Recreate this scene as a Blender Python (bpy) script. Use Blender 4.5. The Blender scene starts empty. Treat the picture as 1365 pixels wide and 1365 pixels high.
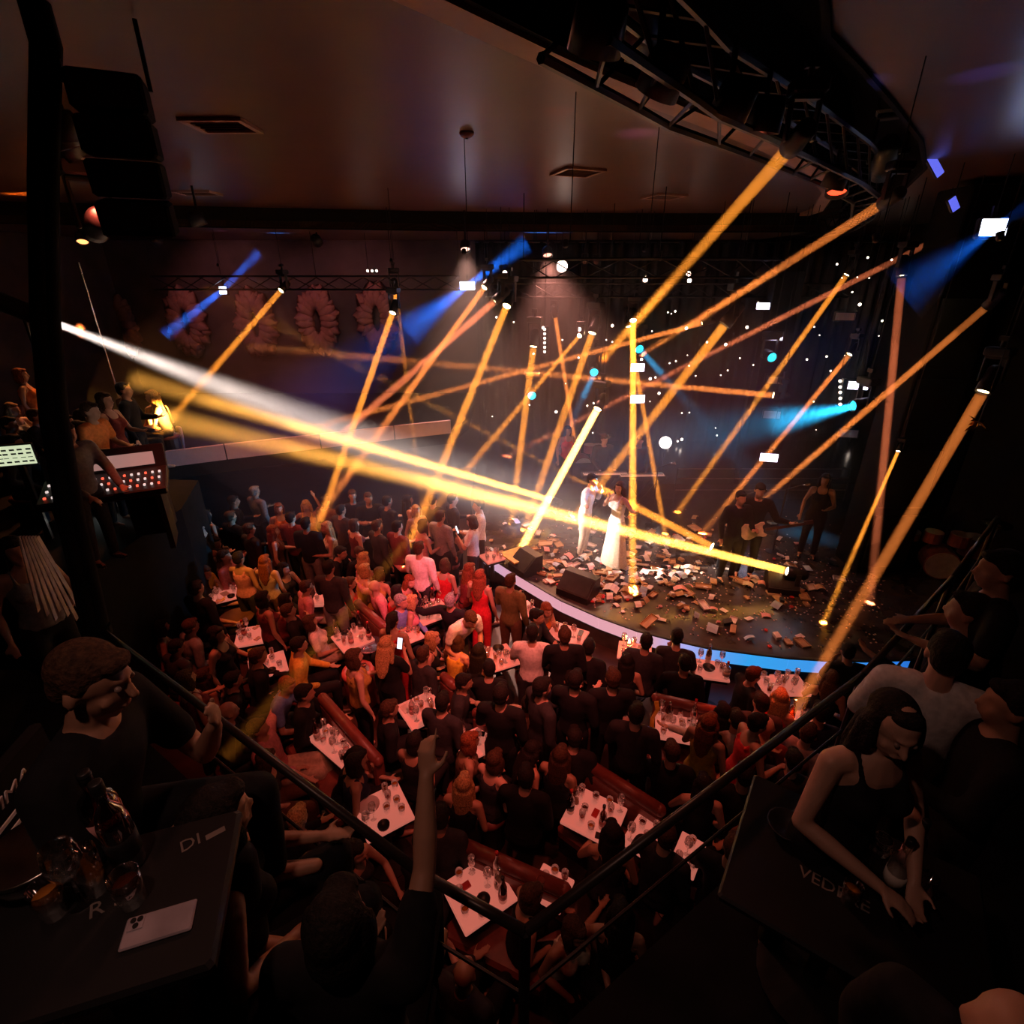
import bpy, bmesh, math, random
from mathutils import Vector, Matrix, Euler, Quaternion
PI = math.pi
S = bpy.context.scene
COL = S.collection
random.seed(7)
# ---------------------------------------------------------------- camera, world, exposure
FPX = 700.0                                    # focal length in pixels of the 1365 frame
PITCH = math.radians(24)
CAM = Vector((0, 0, 5.6))
FW = Vector((0, math.cos(PITCH), -math.sin(PITCH)))
UP = Vector((0, math.sin(PITCH), math.cos(PITCH)))
RT = Vector((1, 0, 0))
cd = bpy.data.cameras.new('camera')
cam = bpy.data.objects.new('camera', cd); COL.objects.link(cam)
cam.location = CAM; cam.rotation_euler = (PI/2 - PITCH, 0, 0)
cd.sensor_width = 36; cd.lens = FPX/1365*36; cd.clip_start = .05; cd.clip_end = 200
S.camera = cam
W = bpy.data.worlds.new('world'); S.world = W; W.use_nodes = True
W.node_tree.nodes['Background'].inputs[0].default_value = (.5, .22, .16, 1)
W.node_tree.nodes['Background'].inputs[1].default_value = .004
VS = S.view_settings
VS.view_transform = 'Standard'; VS.look = 'None'; VS.gamma = 1; VS.use_curve_mapping = False
VS.exposure = 0.0
S.cycles.transparent_max_bounces = 96
S.cycles.volume_bounces = 0
S.cycles.use_adaptive_sampling = True; S.cycles.adaptive_threshold = .012
S.cycles.max_bounces = 4; S.cycles.diffuse_bounces = 2; S.cycles.glossy_bounces = 3
S.cycles.transmission_bounces = 4
S.cycles.caustics_reflective = False; S.cycles.caustics_refractive = False
S.cycles.sample_clamp_indirect = 10

FLOOR = 0.0; STAGE = .55; TIER = 2.5; UPPER = 3.35; BALC = 2.4; CEIL = 6.9; CEIL2 = 6.55

def ray(x, y): return FW + RT*((x-682.5)/FPX) + UP*((682.5-y)/FPX)
def PD(x, y, d): return CAM + ray(x, y)*d
def PZ(x, y, z):
    r = ray(x, y); return CAM + r*((z-CAM.z)/r.z)
def PY(x, y, Y):
    r = ray(x, y); return CAM + r*(Y/r.y)

# ---------------------------------------------------------------- wash lights of the hall (ceiling par cans are built below)
WASH = [  # location, aim, colour, power, cone degrees, radius
    ((-3.9, 5.6, 6.6), (-2.4, 7.6, 0), (1, .12, .06), 620, 66, .12),
    ((.35, 2.95, 6.45), (-.6, 6.6, 0), (1, .17, .13), 1000, 52, .12),
    ((1.7, 4.35, 6.45), (1.2, 5.4, 0), (1, .15, .08), 260, 60, .12),
    ((-.25, 1.9, 6.45), (-1.0, 4.6, 0), (1, .14, .08), 170, 54, .12),
    ((-4.9, 9.4, 6.3), (-3.2, 10.0, 0), (1, .24, .14), 330, 66, .12),
    ((3.3, 6.35, 6.4), (2.4, 8.6, .5), (1, .24, .15), 520, 66, .15),
    ((.8, 13.0, 6.0), (1.4, 9.8, .5), (1, .36, .27), 1500, 78, .15),
    ((-8.6, 11.8, 6.2), (-7.4, 9.6, 2.4), (1, .32, .10), 520, 84, .12),
    ((-8.0, 13.4, 6.3), (-7.6, 16.1, 4.6), (1, .34, .32), 70, 95, .12),  # added wall washer, brightens the wreaths
    ((-4.4, 13.4, 6.3), (-4.4, 16.1, 4.6), (1, .34, .34), 60, 95, .12),  # added wall washer, brightens the wall nearer the stage
    ((.75, 3.5, 6.45), (-1.25, 7.0, .8), (1, .13, .20), 2200, 18, .08),
    ((1.3, 3.95, 6.45), (-.55, 5.9, .8), (1, .24, .04), 1300, 11, .06),
    ((3.6, 6.75, 6.4), (2.75, 4.55, .8), (1, .06, .02), 1500, 12, .06),
    ((-3.7, 5.3, 6.6), (-4.1, 7.2, .8), (1, .36, .04), 1000, 12, .06),
    ((-4.1, 5.9, 6.6), (-3.3, 9.9, 1.2), (1, .28, .10), 1300, 15, .06),
    ((-1.0, 12.6, 6.1), (-.6, 9.8, 1.2), (1, .50, .38), 1300, 62, .15),  # added so the haze at the stage's left end glows
]
# ---------------------------------------------------------------- helpers
def link(o):
    COL.objects.link(o); return o
def tag(o, label, cat, group=None):
    o['label'] = label; o['category'] = cat
    if group: o['group'] = group
    return o
def empty(name, loc=(0, 0, 0), rz=0, label=None, cat=None, group=None):
    o = bpy.data.objects.new(name, None); link(o); o.empty_display_size = .1
    o.location = loc; o.rotation_euler = (0, 0, rz)
    if label: tag(o, label, cat, group)
    return o
class MB:
    """collects shapes, then links them as one mesh object"""
    def __init__(s): s.v = []; s.f = []
    def add(s, v, f):
        k = len(s.v); s.v += [tuple(a) for a in v]; s.f += [tuple(i+k for i in q) for q in f]; return s
    def box(s, c, d, rot=None, bev=0):
        c = Vector(c); x, y, z = (a/2 for a in d)
        if bev:
            b = min(bev, x*.9, y*.9, z*.9); v = []
            for sz, ex in ((-z, b), (-z+b, 0), (z-b, 0), (z, b)):
                xx, yy = x-ex, y-ex
                for p in ((-xx+b, -yy), (xx-b, -yy), (xx, -yy+b), (xx, yy-b), (xx-b, yy), (-xx+b, yy), (-xx, yy-b), (-xx, -yy+b)):
                    v.append(Vector((p[0], p[1], sz)))
            f = [tuple(range(7, -1, -1)), tuple(range(24, 32))]
            for r in range(3):
                for i in range(8): f.append((r*8+i, r*8+(i+1) % 8, r*8+8+(i+1) % 8, r*8+8+i))
        else:
            v = [Vector((a*x, b*y, c2*z)) for c2 in (-1, 1) for b in (-1, 1) for a in (-1, 1)]
            f = [(0, 2, 3, 1), (4, 5, 7, 6), (0, 1, 5, 4), (1, 3, 7, 5), (3, 2, 6, 7), (2, 0, 4, 6)]
        if rot is not None:
            m = rot if isinstance(rot, (Matrix, Quaternion)) else Euler(rot)
            m = m.to_matrix() if not isinstance(m, Matrix) else m
            v = [m @ a for a in v]
        return s.add([a + c for a in v], f)
    def cyl(s, p0, p1, r0, r1=None, n=10, caps=True):
        p0 = Vector(p0); p1 = Vector(p1); r1 = r0 if r1 is None else r1
        q = (p1-p0).to_track_quat('Z', 'Y'); v = []; f = []
        for p, r in ((p0, r0), (p1, r1)):
            for i in range(n):
                t = 2*PI*i/n; v.append(p + q @ Vector((r*math.cos(t), r*math.sin(t), 0)))
        for i in range(n): f.append((i, (i+1) % n, n+(i+1) % n, n+i))
        if caps: f += [tuple(range(n-1, -1, -1)), tuple(range(n, 2*n))]
        return s.add(v, f)
    def ball(s, c, r, seg=10, ring=6, rot=None):
        c = Vector(c); rr = (r, r, r) if not hasattr(r, '__len__') else r
        v = [Vector((0, 0, rr[2]))]; f = []
        for j in range(1, ring):
            a = PI*j/ring
            for i in range(seg):
                t = 2*PI*i/seg; v.append(Vector((rr[0]*math.sin(a)*math.cos(t), rr[1]*math.sin(a)*math.sin(t), rr[2]*math.cos(a))))
        v.append(Vector((0, 0, -rr[2]))); e = len(v)-1
        for i in range(seg): f.append((0, 1+i, 1+(i+1) % seg))
        for j in range(ring-2):
            for i in range(seg):
                a, b = 1+j*seg+i, 1+j*seg+(i+1) % seg; f.append((a, a+seg, b+seg, b))
        k = 1+(ring-2)*seg
        for i in range(seg): f.append((k+i, e, k+(i+1) % seg))
        if rot is not None: v = [rot @ a for a in v]
        return s.add([a+c for a in v], f)
    def cap(s, p0, r0, p1, r1):
        s.cyl(p0, p1, r0, r1, 10); s.ball(p0, r0, 10, 6); return s.ball(p1, r1, 10, 6)
    def rings(s, rs, n=14):
        """closed loft: rs = [(centre, rx, ry, rotation matrix)]"""
        v = []; f = []
        for c, rx, ry, m in rs:
            for i in range(n):
                t = 2*PI*i/n; v.append(Vector(c) + m @ Vector((rx*math.cos(t), ry*math.sin(t), 0)))
        for j in range(len(rs)-1):
            for i in range(n): f.append((j*n+i, j*n+(i+1) % n, j*n+n+(i+1) % n, j*n+n+i))
        f.append(tuple(range(n-1, -1, -1))); f.append(tuple(range((len(rs)-1)*n, len(rs)*n)))
        return s.add(v, f)
    def lathe(s, prof, c=(0, 0, 0), n=12):
        v = []; f = []; c = Vector(c)
        for r, z in prof:
            for i in range(n):
                t = 2*PI*i/n; v.append(c+Vector((r*math.cos(t), r*math.sin(t), z)))
        for j in range(len(prof)-1):
            for i in range(n): f.append((j*n+i, j*n+(i+1) % n, j*n+n+(i+1) % n, j*n+n+i))
        f.append(tuple(range(n-1, -1, -1))); f.append(tuple(range((len(prof)-1)*n, len(prof)*n)))
        return s.add(v, f)
    def tube(s, pts, r, n=8):
        for a, b in zip(pts[:-1], pts[1:]): s.cyl(a, b, r, r, n)
        return s
    def prism(s, poly, z0, z1):
        n = len(poly); v = [(p[0], p[1], z0) for p in poly] + [(p[0], p[1], z1) for p in poly]
        f = [tuple(range(n-1, -1, -1)), tuple(range(n, 2*n))] + [(i, (i+1) % n, n+(i+1) % n, n+i) for i in range(n)]
        return s.add(v, f)
    def strip(s, pts, up, thick):
        """wall ribbon along pts: up = height vector, thick = depth vector"""
        n = len(pts); v = []; up = Vector(up)
        for i, p in enumerate(pts):
            p = Vector(p); t = thick[i] if isinstance(thick, list) else Vector(thick)
            v += [p, p+up, p+up+t, p+t]
        f = []
        for i in range(n-1):
            for k in range(4): a, b = i*4+k, i*4+(k+1) % 4; f.append((a, b, b+4, a+4))
        f += [(3, 2, 1, 0), tuple((n-1)*4+k for k in range(4))]
        return s.add(v, f)
    def mesh(s, name):
        me = bpy.data.meshes.new(name); me.from_pydata(s.v, [], s.f); return me
    def build(s, name, m, parent=None, smooth=False, loc=None):
        return obj(name, s.mesh(name), m, parent, smooth, loc)
def fixn(me):
    bm = bmesh.new(); bm.from_mesh(me); bmesh.ops.recalc_face_normals(bm, faces=bm.faces); bm.to_mesh(me); bm.free()
def obj(name, me, m, parent=None, smooth=False, loc=None):
    o = bpy.data.objects.new(name, me); link(o)
    if m is not None:
        if len(me.materials) == 0: me.materials.append(m)
        else: o.material_slots[0].link = 'OBJECT'; o.material_slots[0].material = m
    if smooth: me.shade_smooth()
    if parent is not None: o.parent = parent
    if loc is not None: o.location = loc
    return o
def struct(o):
    o['kind'] = 'structure'; return o
_m = {}
def mat(name, col, rough=.6, metal=0, spec=.5, var=.25, scale=9, bump=0, emit=None, estr=0, coat=0, alpha=1):
    """principled surface whose colour and gloss are broken up by noise"""
    if name in _m: return _m[name]
    m = bpy.data.materials.new(name); m.use_nodes = True; nt = m.node_tree; b = nt.nodes['Principled BSDF']
    b.inputs['Roughness'].default_value = rough; b.inputs['Metallic'].default_value = metal
    b.inputs['Specular IOR Level'].default_value = spec; b.inputs['Coat Weight'].default_value = coat
    tc = nt.nodes.new('ShaderNodeTexCoord'); no = nt.nodes.new('ShaderNodeTexNoise'); rp = nt.nodes.new('ShaderNodeValToRGB')
    no.inputs['Scale'].default_value = scale; no.inputs['Detail'].default_value = 3
    nt.links.new(tc.outputs['Object'], no.inputs['Vector']); nt.links.new(no.outputs['Fac'], rp.inputs['Fac'])
    rp.color_ramp.elements[0].position = .3; rp.color_ramp.elements[1].position = .7
    rp.color_ramp.elements[0].color = tuple(c*(1-var) for c in col) + (1,)
    rp.color_ramp.elements[1].color = tuple(min(1, c*(1+var)) for c in col) + (1,)
    nt.links.new(rp.outputs['Color'], b.inputs['Base Color'])
    if bump:
        bp = nt.nodes.new('ShaderNodeBump'); bp.inputs['Strength'].default_value = bump; bp.inputs['Distance'].default_value = .02
        nt.links.new(no.outputs['Fac'], bp.inputs['Height']); nt.links.new(bp.outputs['Normal'], b.inputs['Normal'])
    if emit:
        b.inputs['Emission Color'].default_value = tuple(emit)+(1,); b.inputs['Emission Strength'].default_value = estr
    _m[name] = m; return m
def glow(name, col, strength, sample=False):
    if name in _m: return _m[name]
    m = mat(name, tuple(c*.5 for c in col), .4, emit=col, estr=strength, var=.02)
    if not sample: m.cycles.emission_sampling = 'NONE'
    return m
def glassmat(name, tint, gloss=.25, rough=.04):
    if name in _m: return _m[name]
    m = bpy.data.materials.new(name); m.use_nodes = True; nt = m.node_tree; nt.nodes.clear()
    o = nt.nodes.new('ShaderNodeOutputMaterial'); mx = nt.nodes.new('ShaderNodeMixShader'); t = nt.nodes.new('ShaderNodeBsdfTransparent')
    g = nt.nodes.new('ShaderNodeBsdfGlossy'); lw = nt.nodes.new('ShaderNodeLayerWeight'); ma = nt.nodes.new('ShaderNodeMath')
    lw.inputs['Blend'].default_value = .35; ma.operation = 'MULTIPLY_ADD'; ma.inputs[1].default_value = .7; ma.inputs[2].default_value = gloss; ma.use_clamp = True
    t.inputs[0].default_value = tuple(tint)+(1,); g.inputs['Color'].default_value = (.95, .95, .95, 1); g.inputs['Roughness'].default_value = rough
    nt.links.new(lw.outputs['Facing'], ma.inputs[0]); nt.links.new(ma.outputs[0], mx.inputs[0])
    nt.links.new(t.outputs[0], mx.inputs[1]); nt.links.new(g.outputs[0], mx.inputs[2]); nt.links.new(mx.outputs[0], o.inputs[0])
    _m[name] = m; return m
def hazemat(name, dens, col=(1, 1, 1)):
    if name in _m: return _m[name]
    m = bpy.data.materials.new(name); m.use_nodes = True; nt = m.node_tree; nt.nodes.clear()
    o = nt.nodes.new('ShaderNodeOutputMaterial'); v = nt.nodes.new('ShaderNodeVolumeScatter'); v.inputs['Density'].default_value = dens
    v.inputs['Color'].default_value = tuple(col)+(1,); nt.links.new(v.outputs[0], o.inputs['Volume']); m.cycles.volume_sampling = 'EQUIANGULAR'; _m[name] = m; return m
def lamp(kind, name, loc, aim, col, power, **k):
    ld = bpy.data.lights.new(name, kind); ld.color = col; ld.energy = power
    for a, b in k.items(): setattr(ld, a, b)
    o = bpy.data.objects.new(name, ld); link(o); o.location = loc
    if aim is not None: o.rotation_euler = (Vector(loc)-Vector(aim)).to_track_quat('Z', 'Y').to_euler()
    return o
def copy_tree(o, parent=None):
    c = o.copy(); link(c); c.parent = parent
    for ch in o.children: copy_tree(ch, c)
    return c
def text_mesh(name, body, size, depth=.002):
    c = bpy.data.curves.new(name, 'FONT'); c.body = body; c.size = size; c.extrude = depth; c.align_x = 'CENTER'; c.align_y = 'CENTER'; c.resolution_u = 2
    o = bpy.data.objects.new(name, c); link(o)
    me = bpy.data.meshes.new_from_object(o.evaluated_get(bpy.context.evaluated_depsgraph_get()))
    bpy.data.objects.remove(o); bpy.data.curves.remove(c); return me
# shared materials
M = {}
M['black'] = mat('black_paint', (.012, .011, .011), .45)
M['blackm'] = mat('black_matte', (.008, .007, .007), .9, spec=.15)
M['truss'] = mat('truss_black_metal', (.03, .027, .027), .4, .6)
M['chrome'] = mat('polished_metal', (.6, .58, .56), .22, 1)
M['housing'] = mat('fixture_housing', (.022, .021, .024), .42, spec=.5)
M['ceil'] = mat('lacquered_brown_ceiling', (.115, .052, .036), .36, spec=.35, var=.12, scale=1.3)
M['ceil2'] = mat('brown_soffit', (.42, .25, .19), .5, var=.15, scale=2)
M['wall'] = mat('aubergine_wall', (.07, .045, .05), .7, var=.3, scale=2, bump=.2)
M['dark'] = mat('black_drape', (.012, .010, .010), .95, spec=.1, var=.4, scale=4)
M['floor'] = mat('dark_wood_floor', (.045, .022, .016), .35, var=.4, scale=3)
M['stage'] = mat('stage_black_gloss', (.05, .04, .038), .22, spec=.6, var=.35, scale=5)
M['seat'] = mat('oxblood_leather', (.19, .05, .036), .42, spec=.5, var=.2, scale=14, bump=.15)
M['wood'] = mat('walnut_wood', (.10, .045, .025), .45, var=.35, scale=6)
M['white'] = mat('white_laminate', (.80, .74, .72), .3, var=.05)
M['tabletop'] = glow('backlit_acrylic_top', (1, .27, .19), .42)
M['lamp_amber'] = glow('lit_amber_lens', (1, .72, .35), 26)
M['lamp_white'] = glow('lit_white_lens', (1, .93, .9), 24)
M['lamp_teal'] = glow('lit_teal_lens', (.02, .55, .75), 3)
M['led'] = glow('led_panel_white', (.80, .72, 1), 7)
M['led_dim'] = mat('led_panel_unlit', (.62, .50, .50), .35, var=.08)
M['bulb'] = glow('bulb_warm_white', (1, .80, .66), 7)
M['gla'] = glassmat('clear_glass', (.96, .93, .92))
M['glabrown'] = glassmat('brown_bottle_glass', (.25, .10, .03), .12)
M['glagreen'] = glassmat('green_bottle_glass', (.10, .22, .06), .12)
M['pane'] = glassmat('balustrade_glass', (.97, .97, .98), .0, .02)
M['amberliq'] = mat('amber_liquor', (.55, .20, .03), .12, var=.05)
M['cola'] = mat('dark_liquor', (.09, .02, .01), .12, var=.05)
M['paper'] = mat('cream_paper', (.78, .70, .62), .6, var=.12)
M['pinkpaper'] = mat('pink_paper', (.75, .36, .34), .6, var=.12)
M['bluepaper'] = mat('pale_blue_paper', (.40, .52, .62), .6, var=.12)
M['kraft'] = mat('kraft_cardboard', (.42, .26, .13), .7, var=.2)
M['red'] = mat('red_petal', (.6, .03, .03), .6)
M['greenp'] = mat('green_leaf', (.05, .2, .05), .6)
M['screen'] = glow('console_screen', (.62, .70, .45), 1.0)
# ---------------------------------------------------------------- the room
struct(MB().box((0, 7, -.1), (26, 24, .2)).build('floor', M['floor']))
struct(MB().box((-11.4, 7, 3.5), (.3, 24, 7.6)).build('wall_left', M['wall']))
struct(MB().box((10.9, 7, 3.5), (.3, 24, 7.6)).build('wall_right', M['dark']))
struct(MB().box((0, 16.3, 3.5), (23, .3, 7.6)).build('wall_back', M['wall']))
struct(MB().box((0, -3.2, 3.5), (23, .3, 7.6)).build('wall_front', M['dark']))
# ceiling: lacquered slab with a curved slot for the lighting truss, and a lower soffit over the rear
def ceil_at(x, y):
    t = max(0, min(1, (x+11.3)/18)); ya = 10.7+2.1*math.sin(t*PI*.62)+.45*t
    return CEIL if y < ya or x > 7.6 else CEIL2
def cz(px, py, z=CEIL):
    p = PZ(px, py, z); return (p.x, p.y)
inner = [(-2.2, -3), (-1.2, .8), (-.47, 3.2), (.15, 3.9), cz(780, 74), cz(870, 112), cz(960, 150), cz(1040, 187), cz(1100, 222), (5.1, 9.6), (6.3, 12.2), (6.7, 14.2)]
outer = [(-.4, -3), (.2, .6), (1.0, 2.6), (1.62, 3.5), cz(1110, 40), cz(1150, 82), cz(1195, 135), cz(1232, 185), (5.3, 7.9), (6.4, 10.0), (7.4, 12.2), (7.8, 14.2)]
def arc_pts(x0, x1, n=14):
    out = []
    for i in range(n):
        t = i/(n-1); x = x0+(x1-x0)*t; out.append((x, 10.7+2.1*math.sin(t*PI*.62)+.45*t))
    return out
rear = arc_pts(-11.3, 6.7)
ceil_poly = [(-11.3, -3)] + inner[:-1] + [(6.62, rear[-1][1])] + rear[::-1][1:]
struct(MB().prism(ceil_poly, CEIL, CEIL+.25).build('ceiling', M['ceil']))
struct(MB().prism([(10.8, -3)] + [(10.8, 16.2), (7.8, 16.2)] + outer[::-1], CEIL, CEIL+.25).build('ceiling_side', M['ceil']))
struct(MB().box((3, 6, CEIL+.95), (14, 20, .1)).build('ceiling_recess', M['blackm']))
struct(MB().prism([(-11.3, 16.2)] + rear + [(6.7, 16.2)], CEIL2, CEIL2+.12).build('ceiling_rear', M['ceil']))
t1 = MB().strip([(x, y, CEIL2-.02) for x, y in rear], (0, 0, CEIL-CEIL2+.05), (0, .09, 0)).build('trim_1', M['blackm']); struct(t1)
# pale lip that edges the truss slot, and the slot's black side walls
lip = MB()
ns = []
for i, p in enumerate(inner):
    a = Vector(inner[max(0, i-1)]); b = Vector(inner[min(len(inner)-1, i+1)]); d = (b-a).normalized(); ns.append(Vector((-d.y, d.x, 0))*.2)
lip.strip([(p[0], p[1], CEIL-.06) for p in inner], (0, 0, .09), ns); struct(lip.build('trim_2', M['ceil2']))
side = MB().strip([(p[0], p[1], CEIL-.03) for p in inner], (0, 0, .95), (.05, 0, 0)); struct(side.build('trim_3', M['blackm']))
side = MB().strip([(p[0], p[1], CEIL-.03) for p in outer], (0, 0, .95), (-.05, 0, 0)); struct(side.build('trim_4', M['blackm']))
# air vents in the ceiling
def vent(px, py, w, d, rz, label, z=CEIL):
    p = PZ(px, py, z); r = empty('ceiling_vent', (p.x, p.y, z), rz, label, 'vent', 'ceiling air vents')
    f = MB()
    for a, b, c, e in ((0, d/2, w, .05), (0, -d/2, w, .05), (w/2, 0, .05, d), (-w/2, 0, .05, d)): f.box((a, b, -.015), (c+.05*(c > e), e, .03))
    f.build('frame', M['ceil2'], r)
    n = max(4, int(d/.07)); sl = MB().box((0, 0, 0), (w-.05, .035, .008), (.5, 0, 0)).mesh('slat')
    for i in range(n): obj('slat', sl, mat('vent_slat', (.16, .09, .07), .5), r, loc=(0, -d/2+d*(i+.5)/n, -.012))
vent(295, 165, .52, .42, 0, 'pale square ceiling vent, the one with the brightest frame')
vent(770, 228, .52, .5, .35, 'dark diamond-set ceiling vent between the purple glow and the truss')
vent(885, 261, .55, .5, .3, 'ceiling vent set askew beside the pale slot edge')
vent(262, 256, .6, .4, 0, 'narrow ceiling vent just in front of the black ceiling step')
p = PZ(622, 176, CEIL); sm = empty('smoke_detector', (p.x, p.y, CEIL), 0, 'small round smoke detector on the brown lacquered ceiling', 'smoke detector')
MB().lathe([(.07, 0), (.07, -.02), (.045, -.045), (.01, -.05)]).build('housing', M['ceil2'], sm, True); MB().cyl((0, 0, -.05), (0, 0, -.058), .015).build('sensor', M['black'], sm)
# upper tier, front tier and the left balcony
struct(MB().box((-2.6, -.85, UPPER-.2), (4.0, 4.4, .4)).box((.1, -1.3, UPPER-.2), (1.4, 3.5, .4)).build('floor_upper_tier', M['dark']))
RAIL = [PZ(135, 840, 3.47), PZ(562, 1165, 3.47), PZ(700, 1242, 3.47), PZ(1150, 900, 3.47), PZ(1270, 770, 3.47), PZ(1330, 690, 3.47)]
tier = [(p.x, p.y) for p in RAIL] + [(9, 5.6), (9, -3), (-10, -3), (-10, 3.6), (-4.2, 3.6)]
struct(MB().prism(tier, TIER-.3, TIER).build('floor_front_tier', M['dark']))
bal = [(-6.79, 9.25), (-5.6, 9.86), (-4.0, 10.6), (-2.6, 11.25), (-1.41, 11.77), (-1.1, 13.0), (-1.1, 16.1), (-11.2, 16.1), (-11.2, 3.7), (-7.6, 3.7), (-7.2, 8.6)]
struct(MB().prism(bal, BALC-.3, BALC).build('floor_left_balcony', M['dark']))
fas = [Vector((-6.79, 9.25, 2.36)), Vector((-5.6, 9.86, 2.36)), Vector((-4.0, 10.6, 2.36)), Vector((-2.6, 11.25, 2.36)), Vector((-1.41, 11.77, 2.36))]
fa = empty('balcony_fascia', fas[0], 0, 'long pale band along the front edge of the left balcony', 'fascia')
for i in range(4):
    a, b = fas[i]-fas[0], fas[i+1]-fas[0]; e = (b-a).normalized()*.012
    MB().strip([a+e, b-e], (0, 0, .3), (.03, -.06, 0)).build('panel', mat('pale_fascia_panel', (.62, .42, .44), .4, var=.06), fa)
# balcony balustrade: rail, posts, mid bars and glass
rl = empty('balustrade', (RAIL[1].x, RAIL[1].y, TIER), 0, 'thin dark metal balustrade running along the balcony edge above the hall', 'railing')
o0 = rl.location
for a, b in zip(RAIL[:-1], RAIL[1:]):
    a, b = a-o0, b-o0
    MB().cyl(a, b, .021, .021, 10).build('handrail', mat('dark_rail_metal', (.035, .026, .023), .35, .3), rl, True)
    z2 = Vector((0, 0, .42)); MB().cyl(a-z2, b-z2, .009, .009, 6).build('mid_bar', M['truss'], rl)
for p in RAIL:
    a = p-o0; MB().cyl((a.x, a.y, 0), a, .022, .022, 8).build('post', M['truss'], rl)
# stage
rim_px = [(640, 716), (648, 738), (690, 765), (750, 800), (800, 822), (850, 840), (900, 853), (940, 862), (1000, 870), (1050, 876), (1100, 879), (1150, 880), (1210, 878)]
RIM = [PZ(x, y, STAGE) for x, y in rim_px]
RIM[0] = Vector((-.72, 9.9, STAGE))
sp = [(p.x, p.y) for p in RIM] + [(7.4, 6.4), (9.4, 7.6), (10.7, 9), (10.7, 16.1), (-1.05, 16.1), (-1.05, 12.2), (-.86, 10.6)]
struct(MB().prism(sp, 0, STAGE).build('floor_stage', M['stage']))
rimm = bpy.data.materials.new('led_rim'); rimm.use_nodes = True; nt = rimm.node_tree; b = nt.nodes['Principled BSDF']
tc = nt.nodes.new('ShaderNodeTexCoord'); sx = nt.nodes.new('ShaderNodeSeparateXYZ'); mr = nt.nodes.new('ShaderNodeMapRange'); cr = nt.nodes.new('ShaderNodeValToRGB')
mr.inputs['From Min'].default_value = -.6; mr.inputs['From Max'].default_value = 5.8
nt.links.new(tc.outputs['Object'], sx.inputs[0]); nt.links.new(sx.outputs['X'], mr.inputs['Value']); nt.links.new(mr.outputs[0], cr.inputs['Fac'])
els = cr.color_ramp.elements; els[0].color = (.62, .40, .62, 1); els[1].color = (.02, .16, .62, 1)
for pos, c in ((.12, (.72, .34, .42, 1)), (.42, (.74, .36, .42, 1)), (.5, (.42, .42, .85, 1)), (.58, (.10, .34, .85, 1)), (.64, (.03, .36, .85, 1)), (.8, (.05, .30, .80, 1))):
    e = els.new(pos); e.color = c
nt.links.new(cr.outputs[0], b.inputs['Emission Color']); b.inputs['Emission Strength'].default_value = 1.0; rimm.cycles.emission_sampling = 'NONE'; b.inputs['Base Color'].default_value = (.1, .1, .1, 1)
sr = empty('stage_light_band', (0, 0, 0), 0, 'glowing LED band along the curved stage edge, pink turning to blue', 'LED strip')
pts = []
for i in range(len(RIM)-1):
    for k in range(3): pts.append(RIM[i].lerp(RIM[i+1], k/3))
pts.append(RIM[-1])
for i in range(0, len(pts)-1, 3):
    seg = pts[i:i+4]; th = []
    for j, p in enumerate(seg):
        d = (seg[min(j+1, len(seg)-1)]-seg[max(j-1, 0)]).normalized(); th.append(Vector((d.y, -d.x, 0))*.05)
    MB().strip([p+Vector((0, 0, -.21)) for p in seg], (0, 0, .21), th).build('led_segment', rimm, sr)
nose = []
for j, p in enumerate(pts):
    d = (pts[min(j+1, len(pts)-1)]-pts[max(j-1, 0)]).normalized(); nose.append(Vector((d.y, -d.x, 0))*.055)
MB().strip([p+Vector((0, 0, .001)) for p in pts], (0, 0, .02), nose).build('edge_strip', M['black'], sr)
# riser at the back of the stage with guard rails
struct(MB().box((4.9, 14.1, STAGE+.2), (11.2, 3.9, .4)).build('floor_riser', M['stage']))
gr = empty('riser_railing', (4.6, 12.0, STAGE+.0), 0, 'low three-bar railing in front of the band riser', 'railing')
for z in (.3, .6, .85): MB().cyl((-.6, 0, z), (3.6, 0, z), .014).build('bar', mat('dull_steel', (.25, .2, .2), .35, .8), gr)
for x in (-.6, .8, 2.2, 3.6): MB().cyl((x, 0, 0), (x, 0, .86), .016).build('upright', M['truss'], gr)
# stage drapes
def drape(name, a, b, z0, z1, label, m, amp=.07, pitch=.32, cat='curtain', lean=(0, 0)):
    a = Vector(a); b = Vector(b); L = (b-a).length; d = (b-a)/L; nrm = Vector((-d.y, d.x)); n = max(6, int(L/pitch*5)); v = []; f = []
    o = empty(name, (a.x, a.y, z0), 0, label, cat)
    for k, z in enumerate((z0, z0+(z1-z0)*.35, z0+(z1-z0)*.7, z1)):
        q = 1-.35*k/3
        for s in (0, .02):
            for i in range(n+1):
                p = d*(L*i/n)+nrm*(amp*q*math.sin(i*2*PI/5+.6*k)+amp*.5*math.sin(i*1.7)+s); v.append((p.x+lean[0]*k/3, p.y+lean[1]*k/3, z-z0))
    w = n+1
    for k in range(3):
        for i in range(n):
            q = k*2*w+i; f.append((q, q+1, q+1+2*w, q+2*w)); q += w; f.append((q+1, q, q+2*w, q+1+2*w))
    for i in range(n): f.append((i+1, i, i+w, i+1+w)); q = 6*w+i; f.append((q, q+1, q+1+w, q+w))
    for k in range(3):
        for i in (0, n): q = k*2*w+i; f.append((q, q+2*w, q+3*w, q+w))
    me = bpy.data.meshes.new('fabric'); me.from_pydata(v, [], f); fixn(me); obj('fabric', me, m, o, True)
    MB().cyl((lean[0], lean[1], z1-z0-.01), (b.x-a.x+lean[0], b.y-a.y+lean[1], z1-z0-.01), .025).build('track', M['truss'], o)
    return o
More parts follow.
